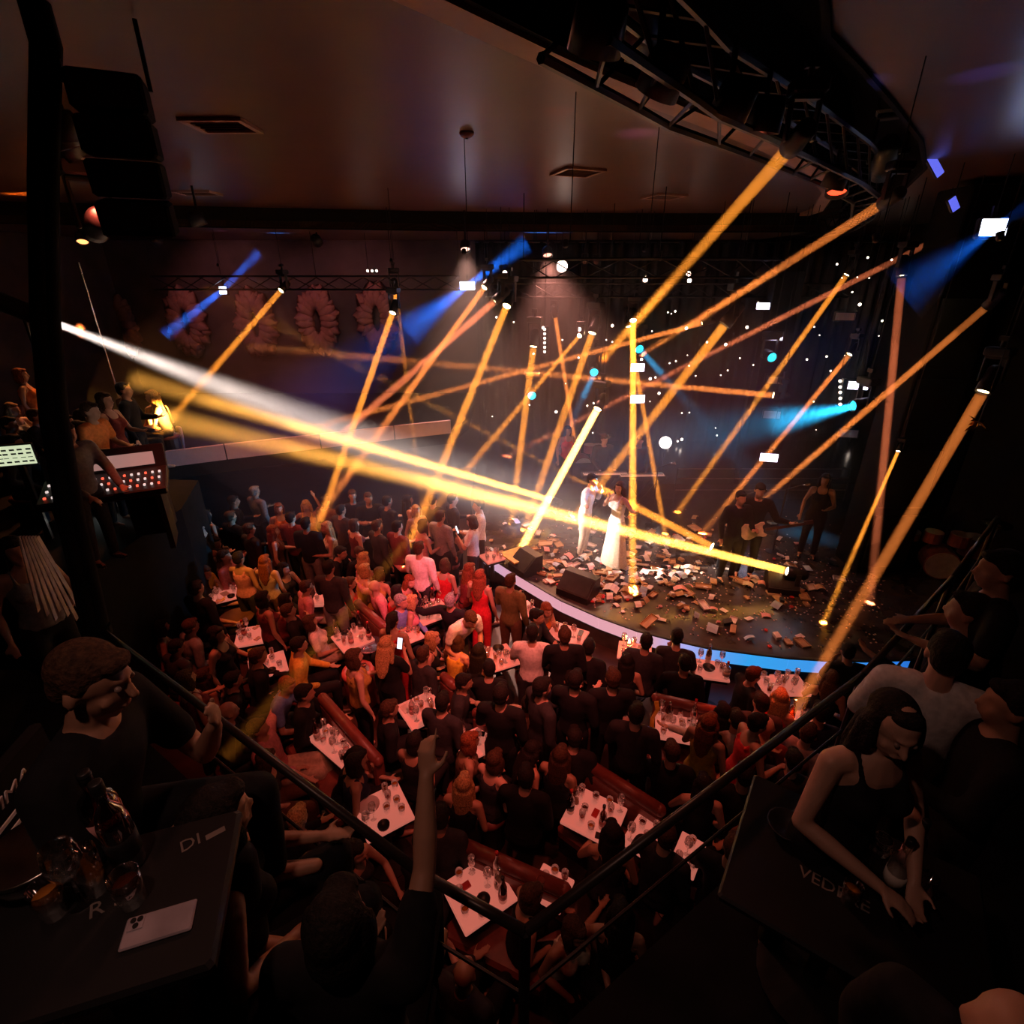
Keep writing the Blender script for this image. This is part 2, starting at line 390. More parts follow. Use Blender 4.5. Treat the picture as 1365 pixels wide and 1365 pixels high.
drape('stage_backdrop', (-1.0, 15.9), (10.5, 15.9), STAGE+.4, CEIL2-.05, 'black pleated backdrop hanging behind the band', mat('backdrop_velvet', (.035, .024, .022), .95, spec=.1))
drape('wing_curtain', (7.1, 9.6), (8.3, 9.2), 0.6, CEIL-.05, 'tall black wing curtain at the side of the stage', M['dark'])
hcv = [PD(150, 960, 3.75), PZ(132, 840, 3.47), PD(100, 700, 3.4), PD(76, 560, 3.25), PD(64, 420, 3.1), PD(62, 240, 2.92), PD(66, 60, 2.76)]
hc_ = empty('hall_curtain', (hcv[0].x, hcv[0].y, TIER), 0, 'narrow black curtain gathered at the end of the balustrade', 'curtain'); o0 = hc_.location.copy()
hcv = [Vector((hcv[0].x, hcv[0].y, TIER+.01))] + hcv[1:] + [Vector((hcv[-1].x, hcv[-1].y, CEIL))]
for k in range(4):
    MB().rings([(p-o0+Vector((-.06+.026*k, .03*math.sin(k*2.2), 0)), .03*(1.25-.05*i)*(1 if i else .8), .05, Matrix.Identity(3)) for i, p in enumerate(hcv)], 8).build('fold', M['dark'], hc_, True)
MB().rings([(hcv[1]-o0+Vector((-.02, 0, -.03)), .095, .07, Matrix.Identity(3)), (hcv[1]-o0+Vector((-.02, 0, .03)), .095, .07, Matrix.Identity(3))], 14).build('tie_band', M['blackm'], hc_)
# stage tower on the right and wall screens
tw = empty('side_tower', (6.9, 8.9, 0), 0, 'tall black tower carrying lamps at the side of the stage', 'tower')
MB().box((0, 0, 3.4), (.9, .7, 6.8), bev=.02).build('body', M['blackm'], tw)
for z in (1.2, 2.4, 3.6, 4.8): MB().box((0, -.36, z), (.8, .03, 1.05), bev=.01).build('panel', M['black'], tw)
# wall ornaments behind the left balcony
fm = MB(); v = []
for i in range(7):
    t = i/6; w = .17*math.sin(PI*(.12+.86*t))**.8; x = t*.5
    v += [(x, -w, .05*math.sin(t*3)), (x, 0, .09+.08*math.sin(t*3)), (x, w, .05*math.sin(t*3)), (x, 0, -.01+.05*math.sin(t*3))]
f = []
for i in range(6):
    for k in range(4): a, b2 = i*4+k, i*4+(k+1) % 4; f.append((a, b2, b2+4, a+4))
f += [(3, 2, 1, 0), (24, 25, 26, 27)]
fmesh = MB().add(v, f).mesh('feather'); fmesh.shade_smooth(); fixn(fmesh)
M['wreath'] = mat('dusty_rose_plaster', (.36, .17, .15), .8, var=.25, scale=6)
for i, (px, py, lab) in enumerate(((160, 436, 'beside the lamp tower'), (250, 430, 'behind the small blue lamp'), (342, 432, 'beside the hanging amber lamp'), (424, 428, 'second from the far corner'), (503, 424, 'nearest the stage'))):
    p = PY(px, py, 16.1); w = empty('wall_ornament', (p.x, 16.14, p.z), 0, 'large rose oval feather wreath on the back wall, ' + lab, 'wall ornament', 'oval feather wreaths on the back wall')
    pr = []
    ring = MB(); n = 20
    for k in range(n):
        a, c = 2*PI*k/n, 2*PI*(k+1)/n
        ring.cap((.17*math.cos(a), -.05, .52*math.sin(a)), .06, (.17*math.cos(c), -.05, .52*math.sin(c)), .06)
    ring.build('ring', M['wreath'], w, True)
    for k in range(40):
        a = 2*PI*k/20+(PI/20 if k > 19 else 0); qk = 1 if k < 20 else .72; o = obj('feather', fmesh, M['wreath'], w); o.location = (.15*qk*math.cos(a), -.06-.05*(k > 19), .50*math.sin(a)*qk)
        ang = math.atan2(math.sin(a)*1.0, math.cos(a)*.9)+random.uniform(-.2, .2); s = random.uniform(.80, 1.08)
        o.rotation_euler = Euler((PI/2, 0, 0)).to_matrix().to_euler(); o.rotation_euler = (Matrix.Rotation(-ang, 3, 'Y') @ Matrix.Rotation(PI/2, 3, 'X')).to_euler(); o.scale = (s, s*1.5, .9)
# ---------------------------------------------------------------- people: one continuous remeshed body per pose, clothes and hair as children
ARM = {  # elbow, wrist for the right-hand side (x mirrored for the left), in standing body space
    'down': ((.25, .04, 1.15), (.26, -.05, .90)), 'lap': ((.25, .02, 1.15), (.10, -.24, 1.03)),
    'fwd': ((.25, -.06, 1.15), (.12, -.32, 1.16)), 'table': ((.27, -.14, 1.15), (.14, -.40, 1.13)),
    'phone': ((.24, -.10, 1.16), (.09, -.27, 1.33)), 'up': ((.29, -.05, 1.60), (.20, -.10, 1.86)),
    'wave': ((.38, -.06, 1.50), (.40, -.14, 1.76)), 'hip': ((.40, .08, 1.20), (.22, -.02, 1.02)),
    'bench': ((.44, .10, 1.33), (.68, .10, 1.36)), 'cross': ((.26, -.06, 1.17), (-.06, -.23, 1.20)),
    'out': ((.44, -.08, 1.34), (.66, -.20, 1.42)), 'chin': ((.20, -.26, 1.17), (.08, -.22, 1.42)),
    'mic': ((.28, -.10, 1.20), (.05, -.20, 1.47)), 'guitar': ((.30, .02, 1.18), (.06, -.24, 1.08)), 'neck': ((.32, -.10, 1.18), (.46, -.32, 1.24)),
    'keys': ((.27, -.10, 1.14), (.18, -.38, 1.02)), 'raise': ((.24, -.18, 1.56), (.20, -.26, 1.84)),
}
def hand(mb, w, e, side, k=1.0, point=False):
    d = (w-e).normalized(); n = d.cross(Vector((side, .3, .2))).normalized(); s = n.cross(d).normalized()
    p = w+d*.045*k
    mb.rings([(w, .024*k, .018*k, m3(s, n, d)), (w+d*.03*k, .036*k, .016*k, m3(s, n, d)), (w+d*.085*k, .042*k, .014*k, m3(s, n, d))], 10)
    for i in range(4):
        b = w+d*.08*k+s*(.030-.020*i)*k; ln = (.030, .036, .034, .026)[i]*k
        cu = .25 if (point and i == 0) else (1.3 if point else .55)
        d1 = (d*math.cos(cu*.5)+n*math.sin(cu*.5)); d2 = (d*math.cos(cu)+n*math.sin(cu)); d3 = (d*math.cos(cu*1.7)+n*math.sin(cu*1.7))
        a1 = b+d1*ln*1.2; a2 = a1+d2*ln*.9; a3 = a2+d3*ln*.6
        mb.cap(b, .0095*k, a1, .009*k); mb.cap(a1, .009*k, a2, .0082*k); mb.cap(a2, .0082*k, a3, .0072*k)
    t0 = w+d*.022*k+s*.03*k; t1 = t0+(d*.6+s*.7+n*.25).normalized()*.042*k; t2 = t1+(d*.9+s*.25+n*.3).normalized()*.032*k
    mb.cap(t0, .0125*k, t1, .0105*k); mb.cap(t1, .0105*k, t2, .0085*k)
def m3(x, y, z): return Matrix((x, y, z)).transposed()
def pose_parts(sit=False, lean=0, twist=0, arms=('down', 'down'), yaw=0, nod=0, fem=False, legs='std', top='tee', bottom='trousers', point=False, side_lean=0):
    """primitive shells (body, top, bottom, shoes) in person space: faces -Y, feet at z=0"""
    drop = .42 if sit else 0
    piv = Vector((0, 0, .95))
    R = Matrix.Rotation(math.radians(side_lean), 3, 'Y') @ Matrix.Rotation(math.radians(lean), 3, 'X') @ Matrix.Rotation(math.radians(twist), 3, 'Z')
    U = lambda p: R @ (Vector(p)-piv) + piv - Vector((0, 0, drop))
    body = MB(); tp = MB(); bt = MB()
    sh = .165 if fem else .188; k = .9 if fem else 1
    prof = [(.86, .10, .08), (.93, .165 if fem else .155, .108), (1.02, .145, .10), (1.10, .115 if fem else .135, .088), (1.2, .135 if fem else .15, .10), (1.3, .15 if fem else .17, .108), (1.39, .15 if fem else .172, .092), (1.45, .10, .07), (1.48, .06, .055)]
    body.rings([(U((0, 0, z)), rx, ry, R) for z, rx, ry in prof])
    if fem:
        for s in (-1, 1): body.ball(U((s*.07, -.085, 1.285)), .062)
    # head and neck
    H0 = U((0, .005, 1.49)); Rh = R @ Matrix.Rotation(math.radians(-lean*.6), 3, 'X') @ Matrix.Rotation(math.radians(yaw), 3, 'Z') @ Matrix.Rotation(math.radians(nod), 3, 'X')
    HC = U((0, -.012, 1.625)); h = lambda x, y, z: HC + Rh @ Vector((x, y, z))
    body.cap(U((0, .012, 1.44)), .06*k, h(0, .012, -.06), .054*k)
    body.ball(h(0, .012, .028), (.076, .094, .092), 14, 9, Rh); body.ball(h(0, -.022, -.035), (.060, .066, .082), 14, 9, Rh)
    body.ball(h(0, -.048, -.098), (.026, .024, .02), 10, 6, Rh)
    body.cap(h(0, -.088, .012), .009, h(0, -.106, -.028), .0135); body.ball(h(0, -.082, .032), (.042, .011, .008), 10, 6, Rh)
    body.ball(h(0, -.086, -.066), (.025, .011, .0085), 10, 6, Rh)
    for s in (-1, 1):
        body.ball(h(s*.079, .016, -.008), (.011, .02, .032), 8, 6, Rh); body.ball(h(s*.042, -.056, -.030), (.020, .018, .022), 8, 6, Rh)
    wr = []
    infl = .016
    for s, a in ((-1, arms[0]), (1, arms[1])):
        e, w = ARM[a] if isinstance(a, str) else a
        E = U((s*e[0], e[1], e[2])); Wp = U((s*w[0], w[1], w[2])); Sh = U((s*sh, .01, 1.415))
        body.cap(U((s*.11, .01, 1.42)), .06*k, Sh, .054*k)
        body.cap(Sh, .054*k, Sh.lerp(E, .45), .047*k); body.cap(Sh.lerp(E, .45), .047*k, E, .038*k); body.cap(E, .038*k, E.lerp(Wp, .35), .041*k); body.cap(E.lerp(Wp, .35), .041*k, Wp, .026*k)
        hand(body, Wp, E, s, .95*k, point and s == -1); wr.append(Wp)
        if top in ('tee', 'shirt', 'jacket'):
            tp.cap(U((s*.09, .01, 1.42)), .062*k+infl, Sh, .056*k+infl)
            tp.cap(Sh, .056*k+infl, Sh.lerp(E, .62), .049*k+infl)
            if top != 'tee': tp.cap(Sh.lerp(E, .6), .05*k+infl, E, .042*k+infl); tp.cap(E, .042*k+infl, E.lerp(Wp, .93), .030*k+infl*.8)
    hem = {'tee': .90, 'shirt': .86, 'jacket': .78, 'dress': .9, 'tank': .90}[top]
    pr = [(max(z, hem), rx+infl, ry+infl) for z, rx, ry in prof if z >= hem-.02 and z < (1.44 if top in ('tee', 'shirt', 'jacket') else 1.36)]
    if top in ('tee', 'shirt', 'jacket'): pr.append((1.46, .10, .075))
    if top == 'jacket': pr = [(.80, .175, .125)] + pr
    if top in ('dress', 'tank'):
        pr.append((1.375, .13, .10))
        for s in (-1, 1): tp.cap(U((s*.09, -.10, 1.36)), .016, U((s*.085, .0, 1.478)), .016); tp.cap(U((s*.085, 0, 1.478)), .016, U((s*.09, .10, 1.36)), .016)
    if sit: pr = [q for q in pr if q[0] > .9] ; pr = [(.90, pr[0][1], pr[0][2])] + pr
    tp.rings([(U((0, 0, z)), rx, ry, R) for z, rx, ry in pr])
    if fem:
        for s in (-1, 1): tp.ball(U((s*.07, -.085, 1.285)), .062+infl)
    # legs
    P = Vector((0, 0, .95-drop))
    shoes = []
    for s in (-1, 1):
        hp = P+Vector((s*.09, 0, -.03))
        if sit:
            kn = Vector((s*.13, -.46, .52)); an = Vector((s*.13, -.44+(.10 if legs == 'tuck' else 0), .09))
            if legs == 'cross' and s == 1: kn = Vector((.03, -.47, .60)); an = Vector((-.12, -.62, .26))
        elif legs == 'step': kn = Vector((s*.10, -.06*s-.03, .50)); an = Vector((s*.10, .16*s, .09))
        else: kn = Vector((s*.105, -.02, .50)); an = Vector((s*.115, .02, .09))
        body.cap(hp, .088, hp.lerp(kn, .5), .076); body.cap(hp.lerp(kn, .5), .076, kn, .054); body.cap(kn, .054, kn.lerp(an, .35), .054); body.cap(kn.lerp(an, .35), .054, an, .036)
        fd = Vector((s*.12, -1, 0)).normalized()
        if legs == 'cross' and s == 1 and sit: fd = Vector((-.2, -.9, -.3)).normalized()
        to = an+fd*.15+Vector((0, 0, -.055)); body.cap(an+Vector((0, 0, -.04)), .04, to, .028)
        shoes.append((an, to, fd))
        if bottom == 'trousers':
            bt.cap(hp, .102, hp.lerp(kn, .5), .09); bt.cap(hp.lerp(kn, .5), .09, kn, .07); bt.cap(kn, .07, an+Vector((0, 0, .02)), .056)
        else:
            hem2 = .8 if bottom == 'skirt' else .98
            bt.cap(hp, .104, hp.lerp(kn, hem2), .098 if not sit else .085)
    bt.rings([(P+Vector((0, 0, -.10)), .12, .10, Matrix.Identity(3)), (P+Vector((0, 0, -.02)), .172 if fem else .165, .118, Matrix.Identity(3)), (P+Vector((0, 0, .09)), .150, .112, Matrix.Identity(3))])
    if bottom in ('skirt', 'gown') and not sit:
        zb = .46 if bottom == 'skirt' else .05
        bt.rings([(Vector((0, 0, zb)), .20 if bottom == 'skirt' else .30, .15 if bottom == 'skirt' else .24, Matrix.Identity(3)), (P+Vector((0, 0, -.05)), .178, .125, Matrix.Identity(3))])
    return dict(body=body, top=tp, bottom=bt, shoes=shoes, head=HC.copy(), headrot=Rh.copy(), wrists=wr)
_jobs = []
def remesh_later(mb, name, vox, smooth=4):
    me = mb.mesh(name); fixn(me); o = bpy.data.objects.new(name, me); link(o)
    r = o.modifiers.new('r', 'REMESH'); r.mode = 'VOXEL'; r.voxel_size = vox; r.adaptivity = 0
    if smooth: sm_ = o.modifiers.new('s', 'SMOOTH'); sm_.factor = .5; sm_.iterations = smooth
    _jobs.append((o, name)); return len(_jobs)-1
def run_jobs():
    dg = bpy.context.evaluated_depsgraph_get(); out = []
    for o, name in _jobs:
        me = bpy.data.meshes.new_from_object(o.evaluated_get(dg)); me.name = name; me.materials.clear(); me.shade_smooth(); me.materials.append(None); out.append(me)
    for o, name in _jobs:
        old = o.data; bpy.data.objects.remove(o); bpy.data.meshes.remove(old)
    _jobs.clear(); return out
POSES = {}
def defpose(name, vox=.015, **k):
    p = pose_parts(**k); d = dict(head=p['head'], headrot=p['headrot'], wrists=p['wrists'], sit=k.get('sit', False), top=k.get('top', 'tee'), bottom=k.get('bottom', 'trousers'), fem=k.get('fem', False), shoes=p['shoes'])
    d['body'] = remesh_later(p['body'], 'person', vox, 2 if vox < .012 else 2); d['t'] = remesh_later(p['top'], k.get('top', 'tee'), max(vox, .012)*1.3, 4); d['b'] = remesh_later(p['bottom'], k.get('bottom', 'trousers'), max(vox, .012)*1.4, 4)
    POSES[name] = d
for fem in (False, True):
    g = 'f' if fem else 'm'
    defpose('stand_'+g, fem=fem, arms=('down', 'fwd'), top='shirt' if not fem else 'tank', bottom='trousers')
    defpose('clap_'+g, fem=fem, arms=('fwd', 'fwd'), lean=6, yaw=10, top='tee' if not fem else 'dress', bottom='trousers' if not fem else 'skirt')
    defpose('wave_'+g, fem=fem, arms=('hip', 'up'), yaw=-8, top='tee' if not fem else 'dress', bottom='trousers' if not fem else 'skirt')
    defpose('phone_'+g, fem=fem, arms=('phone', 'phone'), nod=14, top='jacket' if not fem else 'tee')
    defpose('sit_'+g, fem=fem, sit=True, arms=('lap', 'table'), lean=8, yaw=12, top='shirt' if not fem else 'tank')
    defpose('lean_'+g, fem=fem, sit=True, arms=('table', 'chin'), lean=22, yaw=-10, top='tee' if not fem else 'dress', bottom='trousers' if not fem else 'skirt')
    defpose('lounge_'+g, fem=fem, sit=True, arms=('lap', 'bench'), lean=-10, twist=-8, yaw=15, legs='cross', top='shirt' if not fem else 'tee')
    defpose('sitphone_'+g, fem=fem, sit=True, arms=('lap', 'phone'), lean=10, nod=16, top='jacket' if not fem else 'tank')
defpose('cross_m', arms=('cross', 'cross'), top='tee')
defpose('stoop_m', arms=('table', 'table'), lean=38, nod=10, top='tee', legs='step')
defpose('sing_f', fem=True, arms=('mic', 'out'), top='dress', bottom='gown', vox=.012, yaw=10)
defpose('dance_m', arms=('out', 'mic'), top='shirt', vox=.012, lean=8)
defpose('guitar_m', arms=('guitar', 'neck'), top='jacket', vox=.012, nod=12)
defpose('keys_m', arms=('keys', 'keys'), top='shirt', nod=8, lean=6)
# near figures
defpose('near_man', sit=True, lean=14, arms=(((.30, -.16, 1.14), (-.02, -.32, 1.10)), ((.21, -.24, 1.13), (.10, -.30, 1.38))), top='tee', vox=.009, yaw=-4, nod=9)
defpose('near_woman', fem=True, lean=6, arms=(((.26, -.06, 1.15), (.08, -.30, 1.10)), ((.27, -.04, 1.15), (.10, -.28, 1.05))), nod=15, yaw=-14, top='tank', vox=.009)
defpose('near_raise', arms=(((.21, -.20, 1.58), (.20, -.36, 1.80)), 'lap'), top='tee', vox=.009, point=True, sit=True)
defpose('near_white', arms=('fwd', 'fwd'), top='shirt', vox=.010, nod=5)
# hair in head space
def hair_short():
    m = MB(); m.ball((0, .026, .046), (.084, .096, .085), 14, 9); m.ball((0, .055, -.005), (.074, .062, .075), 12, 8); m.ball((0, -.052, .082), (.055, .042, .028), 10, 6)
    for s in (-1, 1): m.ball((s*.074, .012, .03), (.011, .026, .034), 8, 6)
    return m
def hair_bob():
    m = hair_short(); m.ball((0, .045, -.05), (.088, .075, .11), 14, 9)
    for s in (-1, 1): m.ball((s*.084, .005, -.04), (.022, .05, .10), 10, 7)
    return m
def hair_long():
    m = hair_bob(); m.rings([((0, .075, -.02), .09, .05, Matrix.Identity(3)), ((0, .095, -.16), .105, .042, Matrix.Identity(3)), ((0, .11, -.30), .085, .034, Matrix.Identity(3)), ((0, .115, -.40), .04, .02, Matrix.Identity(3))])
    for s in (-1, 1): m.cap((s*.088, .02, .0), .03, (s*.10, .04, -.2), .028)
    return m
def hair_bun():
    m = hair_short(); m.ball((0, .10, .09), .045); return m
def hair_pony():
    m = hair_short(); m.cap((0, .11, .05), .03, (0, .15, -.06), .035); m.cap((0, .15, -.06), .035, (0, .14, -.24), .015); return m
HAIR = {n: remesh_later(fn(), 'hair', .010, 3) for n, fn in (('short', hair_short), ('bob', hair_bob), ('long', hair_long), ('bun', hair_bun), ('pony', hair_pony))}
_out = run_jobs()
for d in POSES.values(): d['body'], d['t'], d['b'] = _out[d['body']], _out[d['t']], _out[d['b']]
HAIR = {n: _out[i] for n, i in HAIR.items()}
_sm = MB(); _sm.rings([((0, .05, 0), .036, .001, Matrix.Identity(3)), ((0, .05, .03), .04, .045, Matrix.Identity(3)), ((0, .05, .075), .038, .04, Matrix.Identity(3))]); _sm = MB().ball((0, -.05, .035), (.045, .135, .036), 12, 7).ball((0, .03, .06), (.042, .055, .055), 10, 6); SHOE = _sm.mesh('shoe'); SHOE.shade_smooth(); SHOE.materials.append(None)
EYE = MB().ball((0, 0, 0), .0095, 10, 8).mesh('eye'); EYE.shade_smooth(); EYE.materials.append(None)
SKIN = [mat('skin_fair', (.62, .36, .26), .5, var=.06), mat('skin_tan', (.48, .25, .16), .5, var=.06), mat('skin_olive', (.40, .22, .14), .5, var=.06)]
CL = {'black': (.012, .011, .012), 'charcoal': (.035, .032, .035), 'white': (.78, .74, .72), 'grey': (.22, .20, .20), 'red': (.55, .025, .03), 'maroon': (.16, .03, .03), 'pink': (.6, .24, .26), 'beige': (.45, .34, .25), 'olive': (.16, .12, .05), 'yellow': (.62, .38, .06), 'blue': (.16, .24, .48), 'navy': (.02, .025, .05), 'brown': (.12, .06, .035), 'gold': (.5, .30, .08), 'denim': (.06, .08, .14), 'orange': (.6, .18, .04), 'cream': (.66, .56, .44)}
CLM = {k: mat('cloth_'+k, c, .85, spec=.2, var=.18, scale=30, bump=.1) for k, c in CL.items()}
HR = {'dark': (.012, .008, .006), 'brown': (.06, .028, .014), 'blond': (.42, .24, .10), 'auburn': (.20, .055, .02), 'grey': (.25, .23, .22)}
HRM = {k: mat('hair_'+k, c, .78, spec=.25, var=.5, scale=70, bump=.5) for k, c in HR.items()}
POSEWORD = {'stand': 'standing', 'clap': 'standing and clapping', 'wave': 'standing with an arm raised', 'phone': 'standing over a phone', 'sit': 'seated', 'lean': 'seated leaning forward', 'lounge': 'lounging', 'sitphone': 'seated hands up', 'cross': 'standing arms folded', 'stoop': 'stooping', 'sing': 'singing', 'dance': 'dancing', 'guitar': 'playing guitar', 'keys': 'playing keys', 'near': 'seated'}
def person(pose, loc, rz, top='black', bottom='black', hair='short', hc='dark', scale=1.0, skin=0, label='', group=None, eyes=False, shoes=False, hair_up=False):
    d = POSES[pose]; b = obj('person', d['body'], None); b.location = loc; b.rotation_euler = (0, 0, rz); b.scale = (scale,)*3
    def setm(o, m): o.material_slots[0].link = 'OBJECT'; o.material_slots[0].material = m
    setm(b, SKIN[skin % 3]); tag(b, label, 'person', group)
    names = {'tee': 't_shirt', 'shirt': 'shirt', 'jacket': 'jacket', 'dress': 'dress_bodice', 'tank': 'tank_top'}; bn = {'trousers': 'trousers', 'skirt': 'skirt', 'gown': 'gown_skirt'}
    o = obj(names[d['top']], d['t'], None, b); setm(o, CLM[top]); o = obj(bn[d['bottom']], d['b'], None, b); setm(o, CLM[bottom])
    if hair != 'none':
        o = obj('hair', HAIR[hair], None, b); setm(o, HRM[hc]); o.location = d['head']; o.rotation_euler = (0, 0, d['headrot'].to_euler().z) if hair_up else d['headrot'].to_euler()
    if eyes:
        for s in (-1, 1):
            o = obj('eye', EYE, None, b); setm(o, mat('eye_soft', (.30, .22, .19), .25, var=.4, scale=80)); o.location = d['head']+d['headrot'] @ Vector((s*.031, -.0795, .012))
    if shoes:
        for an, to, fd in d['shoes']:
            o = obj('shoe', SHOE, None, b); setm(o, CLM['black']); o.location = (an.x, an.y, max(0, an.z-.09)); o.rotation_euler = (0, 0, math.atan2(fd.x, -fd.y))
    return b
# ---------------------------------------------------------------- tables, glassware, benches
TT = .74
_tm = {}
def table_mesh(w, d):
    if (w, d) not in _tm:
        _tm[(w, d)] = (MB().box((0, 0, TT-.018), (w, d, .036), bev=.008).mesh('table_top'), MB().box((0, 0, TT-.06), (w*.9, d*.9, .05)).mesh('apron'), MB().cyl((0, 0, .03), (0, 0, TT-.08), .04, .04, 12).mesh('column'), MB().lathe([(.24, 0), (.24, .015), (.06, .04)], n=16).mesh('base'))
    return _tm[(w, d)]
ITEM = {}
def lathe_mesh(name, prof, n=12):
    me = MB().lathe(prof, n=n).mesh(name); fixn(me); me.shade_smooth(); return me
ITEM['tumbler'] = lathe_mesh('glass_body', [(.030, 0), (.036, .10), (.033, .10), (.027, .012)])
ITEM['wine'] = lathe_mesh('glass_body', [(.034, 0), (.034, .004), (.005, .01), (.005, .085), (.03, .11), (.041, .15), (.034, .205), (.032, .205), (.038, .15), (.004, .10)])
ITEM['highball'] = lathe_mesh('glass_body', [(.028, 0), (.033, .15), (.030, .15), (.025, .015)])
ITEM['bottle'] = lathe_mesh('bottle_body', [(.036, 0), (.038, .01), (.038, .17), (.030, .205), (.014, .235), (.013, .29), (.015, .295), (.011, .30)])
ITEM['spirit'] = lathe_mesh('bottle_body', [(.046, 0), (.048, .01), (.048, .15), (.04, .18), (.016, .20), (.015, .255), (.017, .26)])
ITEM['neckcap'] = lathe_mesh('cap', [(.016, 0), (.016, .035), (.012, .037)])
ITEM['liquid'] = lathe_mesh('drink', [(.026, 0), (.029, .055), (.0, .055)])
ITEM['label'] = lathe_mesh('paper_label', [(.0385, .05), (.0385, .12)])
ITEM['bowl'] = lathe_mesh('bowl_body', [(.03, 0), (.06, .012), (.085, .05), (.079, .05), (.05, .016)], 14)
ITEM['ashtray'] = lathe_mesh('tray_body', [(.055, 0), (.06, .03), (.05, .03), (.045, .012)], 14)
ITEM['plate'] = lathe_mesh('plate_body', [(.06, 0), (.11, .014), (.105, .018), (.06, .006)], 16)
ITEM['bucket'] = lathe_mesh('bucket_body', [(.075, 0), (.10, .2), (.105, .205), (.094, .2), (.07, .01)], 16)
ITEM['napkin'] = MB().box((0, 0, .004), (.15, .11, .008)).mesh('napkin_sheet')
ITEM['phone'] = MB().box((0, 0, .0045), (.072, .15, .009), bev=.003).mesh('phone_body')
ITEM['phoneglass'] = MB().box((0, 0, .0095), (.066, .143, .001)).mesh('screen')
ITEM['box'] = MB().box((0, 0, .012), (.056, .088, .024), bev=.002).mesh('carton')
def item(kind, p, rz, where, z=None):
    L = {'tumbler': ('tumbler', 'clear glass tumbler with a drink', 'glass'), 'wine': ('wine_glass', 'clear stemmed wine glass', 'glass'), 'highball': ('highball_glass', 'tall clear highball glass', 'glass'), 'bottle': ('bottle', 'dark beer bottle with paper label', 'bottle'), 'water': ('bottle', 'clear water bottle', 'bottle'), 'spirit': ('spirit_bottle', 'stout clear spirit bottle with dark cap', 'bottle'), 'bowl': ('snack_bowl', 'small dark snack bowl', 'bowl'), 'ashtray': ('ashtray', 'round black ashtray', 'ashtray'), 'plate': ('plate', 'small pale plate', 'plate'), 'bucket': ('ice_bucket', 'steel ice bucket', 'bucket'), 'napkin': ('napkin', 'white paper napkin', 'napkin'), 'phone': ('mobile_phone', 'dark mobile phone lying flat', 'phone'), 'box': ('cigarette_box', 'small cigarette carton', 'carton')}[kind]
    e = empty(L[0], p, rz, ' '.join((L[1]+' on '+where).split()[:16]), L[2], 'things on '+where)
    g = M['gla']
    if kind in ('tumbler', 'highball'):
        obj('glass_body', ITEM[kind], g, e); obj('drink', ITEM['liquid'], random.choice([M['amberliq'], M['cola'], M['amberliq'], M['pinkpaper']]), e, loc=(0, 0, .014))
    elif kind == 'wine': obj('glass_body', ITEM['wine'], g, e)
    elif kind in ('bottle', 'water', 'spirit'):
        obj('bottle_body', ITEM['spirit' if kind == 'spirit' else 'bottle'], g if kind == 'water' else (M['glabrown'] if kind == 'bottle' else random.choice([g, M['glabrown']])), e)
        obj('cap', ITEM['neckcap'], random.choice([M['red'], M['black'], M['chrome']] if p[2] < 2 else [M['black']]), e, loc=(0, 0, .235 if kind == 'spirit' else .275))
        obj('paper_label', ITEM['label'], random.choice([M['paper'], M['pinkpaper'], M['black']]), e).scale = (1.27, 1.27, 1) if kind == 'spirit' else (1.02, 1.02, 1)
    elif kind == 'phone': obj('phone_body', ITEM['phone'], M['black'], e); obj('screen', ITEM['phoneglass'], M['housing'], e)
    else:
        mm = {'bowl': M['black'], 'ashtray': M['black'], 'plate': M['white'], 'bucket': M['chrome'], 'napkin': M['paper'], 'box': random.choice([M['paper'], M['red'], M['black']])}[kind]
        nm = {'bowl': 'bowl_body', 'ashtray': 'tray_body', 'plate': 'plate_body', 'bucket': 'bucket_body', 'napkin': 'napkin_sheet', 'box': 'carton'}[kind]; obj(nm, ITEM[kind], mm, e)
    return e
TABLES = []
def table(px, py, rz, where, w=.62, d=.62, n=11, kinds=None, z0=0, at=None):
    p = at if at is not None else PZ(px, py, z0+TT); rz = math.radians(rz)
    t = empty('club_table', (p.x, p.y, z0), rz, 'white-topped club table ' + where, 'table', 'club tables in the hall')
    a, b, c, e = table_mesh(w, d)
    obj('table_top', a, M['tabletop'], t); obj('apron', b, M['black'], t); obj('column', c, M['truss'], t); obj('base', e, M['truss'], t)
    TABLES.append((p.x, p.y, where, max(w, d)))
    R = Matrix.Rotation(rz, 3, 'Z'); spots = []
    kk = kinds or ['tumbler', 'tumbler', 'wine', 'highball', 'spirit', 'bottle', 'tumbler', 'water', 'ashtray', 'napkin', 'bowl', 'plate', 'tumbler', 'phone', 'highball', 'box', 'bottle']
    for i in range(n):
        k = kk[i % len(kk)] if i < 4 else random.choice(kk)
        r = {'plate': .11, 'bucket': .11, 'napkin': .085, 'phone': .08, 'bowl': .09, 'ashtray': .065}.get(k, .045)
        for _ in range(40):
            q = Vector((random.uniform(-w/2+r, w/2-r), random.uniform(-d/2+r, d/2-r), 0))
            if all((q-s).length > r+rr+.004 for s, rr in spots):
                spots.append((q, r)); v = R @ q; item(k, (p.x+v.x, p.y+v.y, z0+TT), random.uniform(0, 6), 'the table ' + where); break
    return t
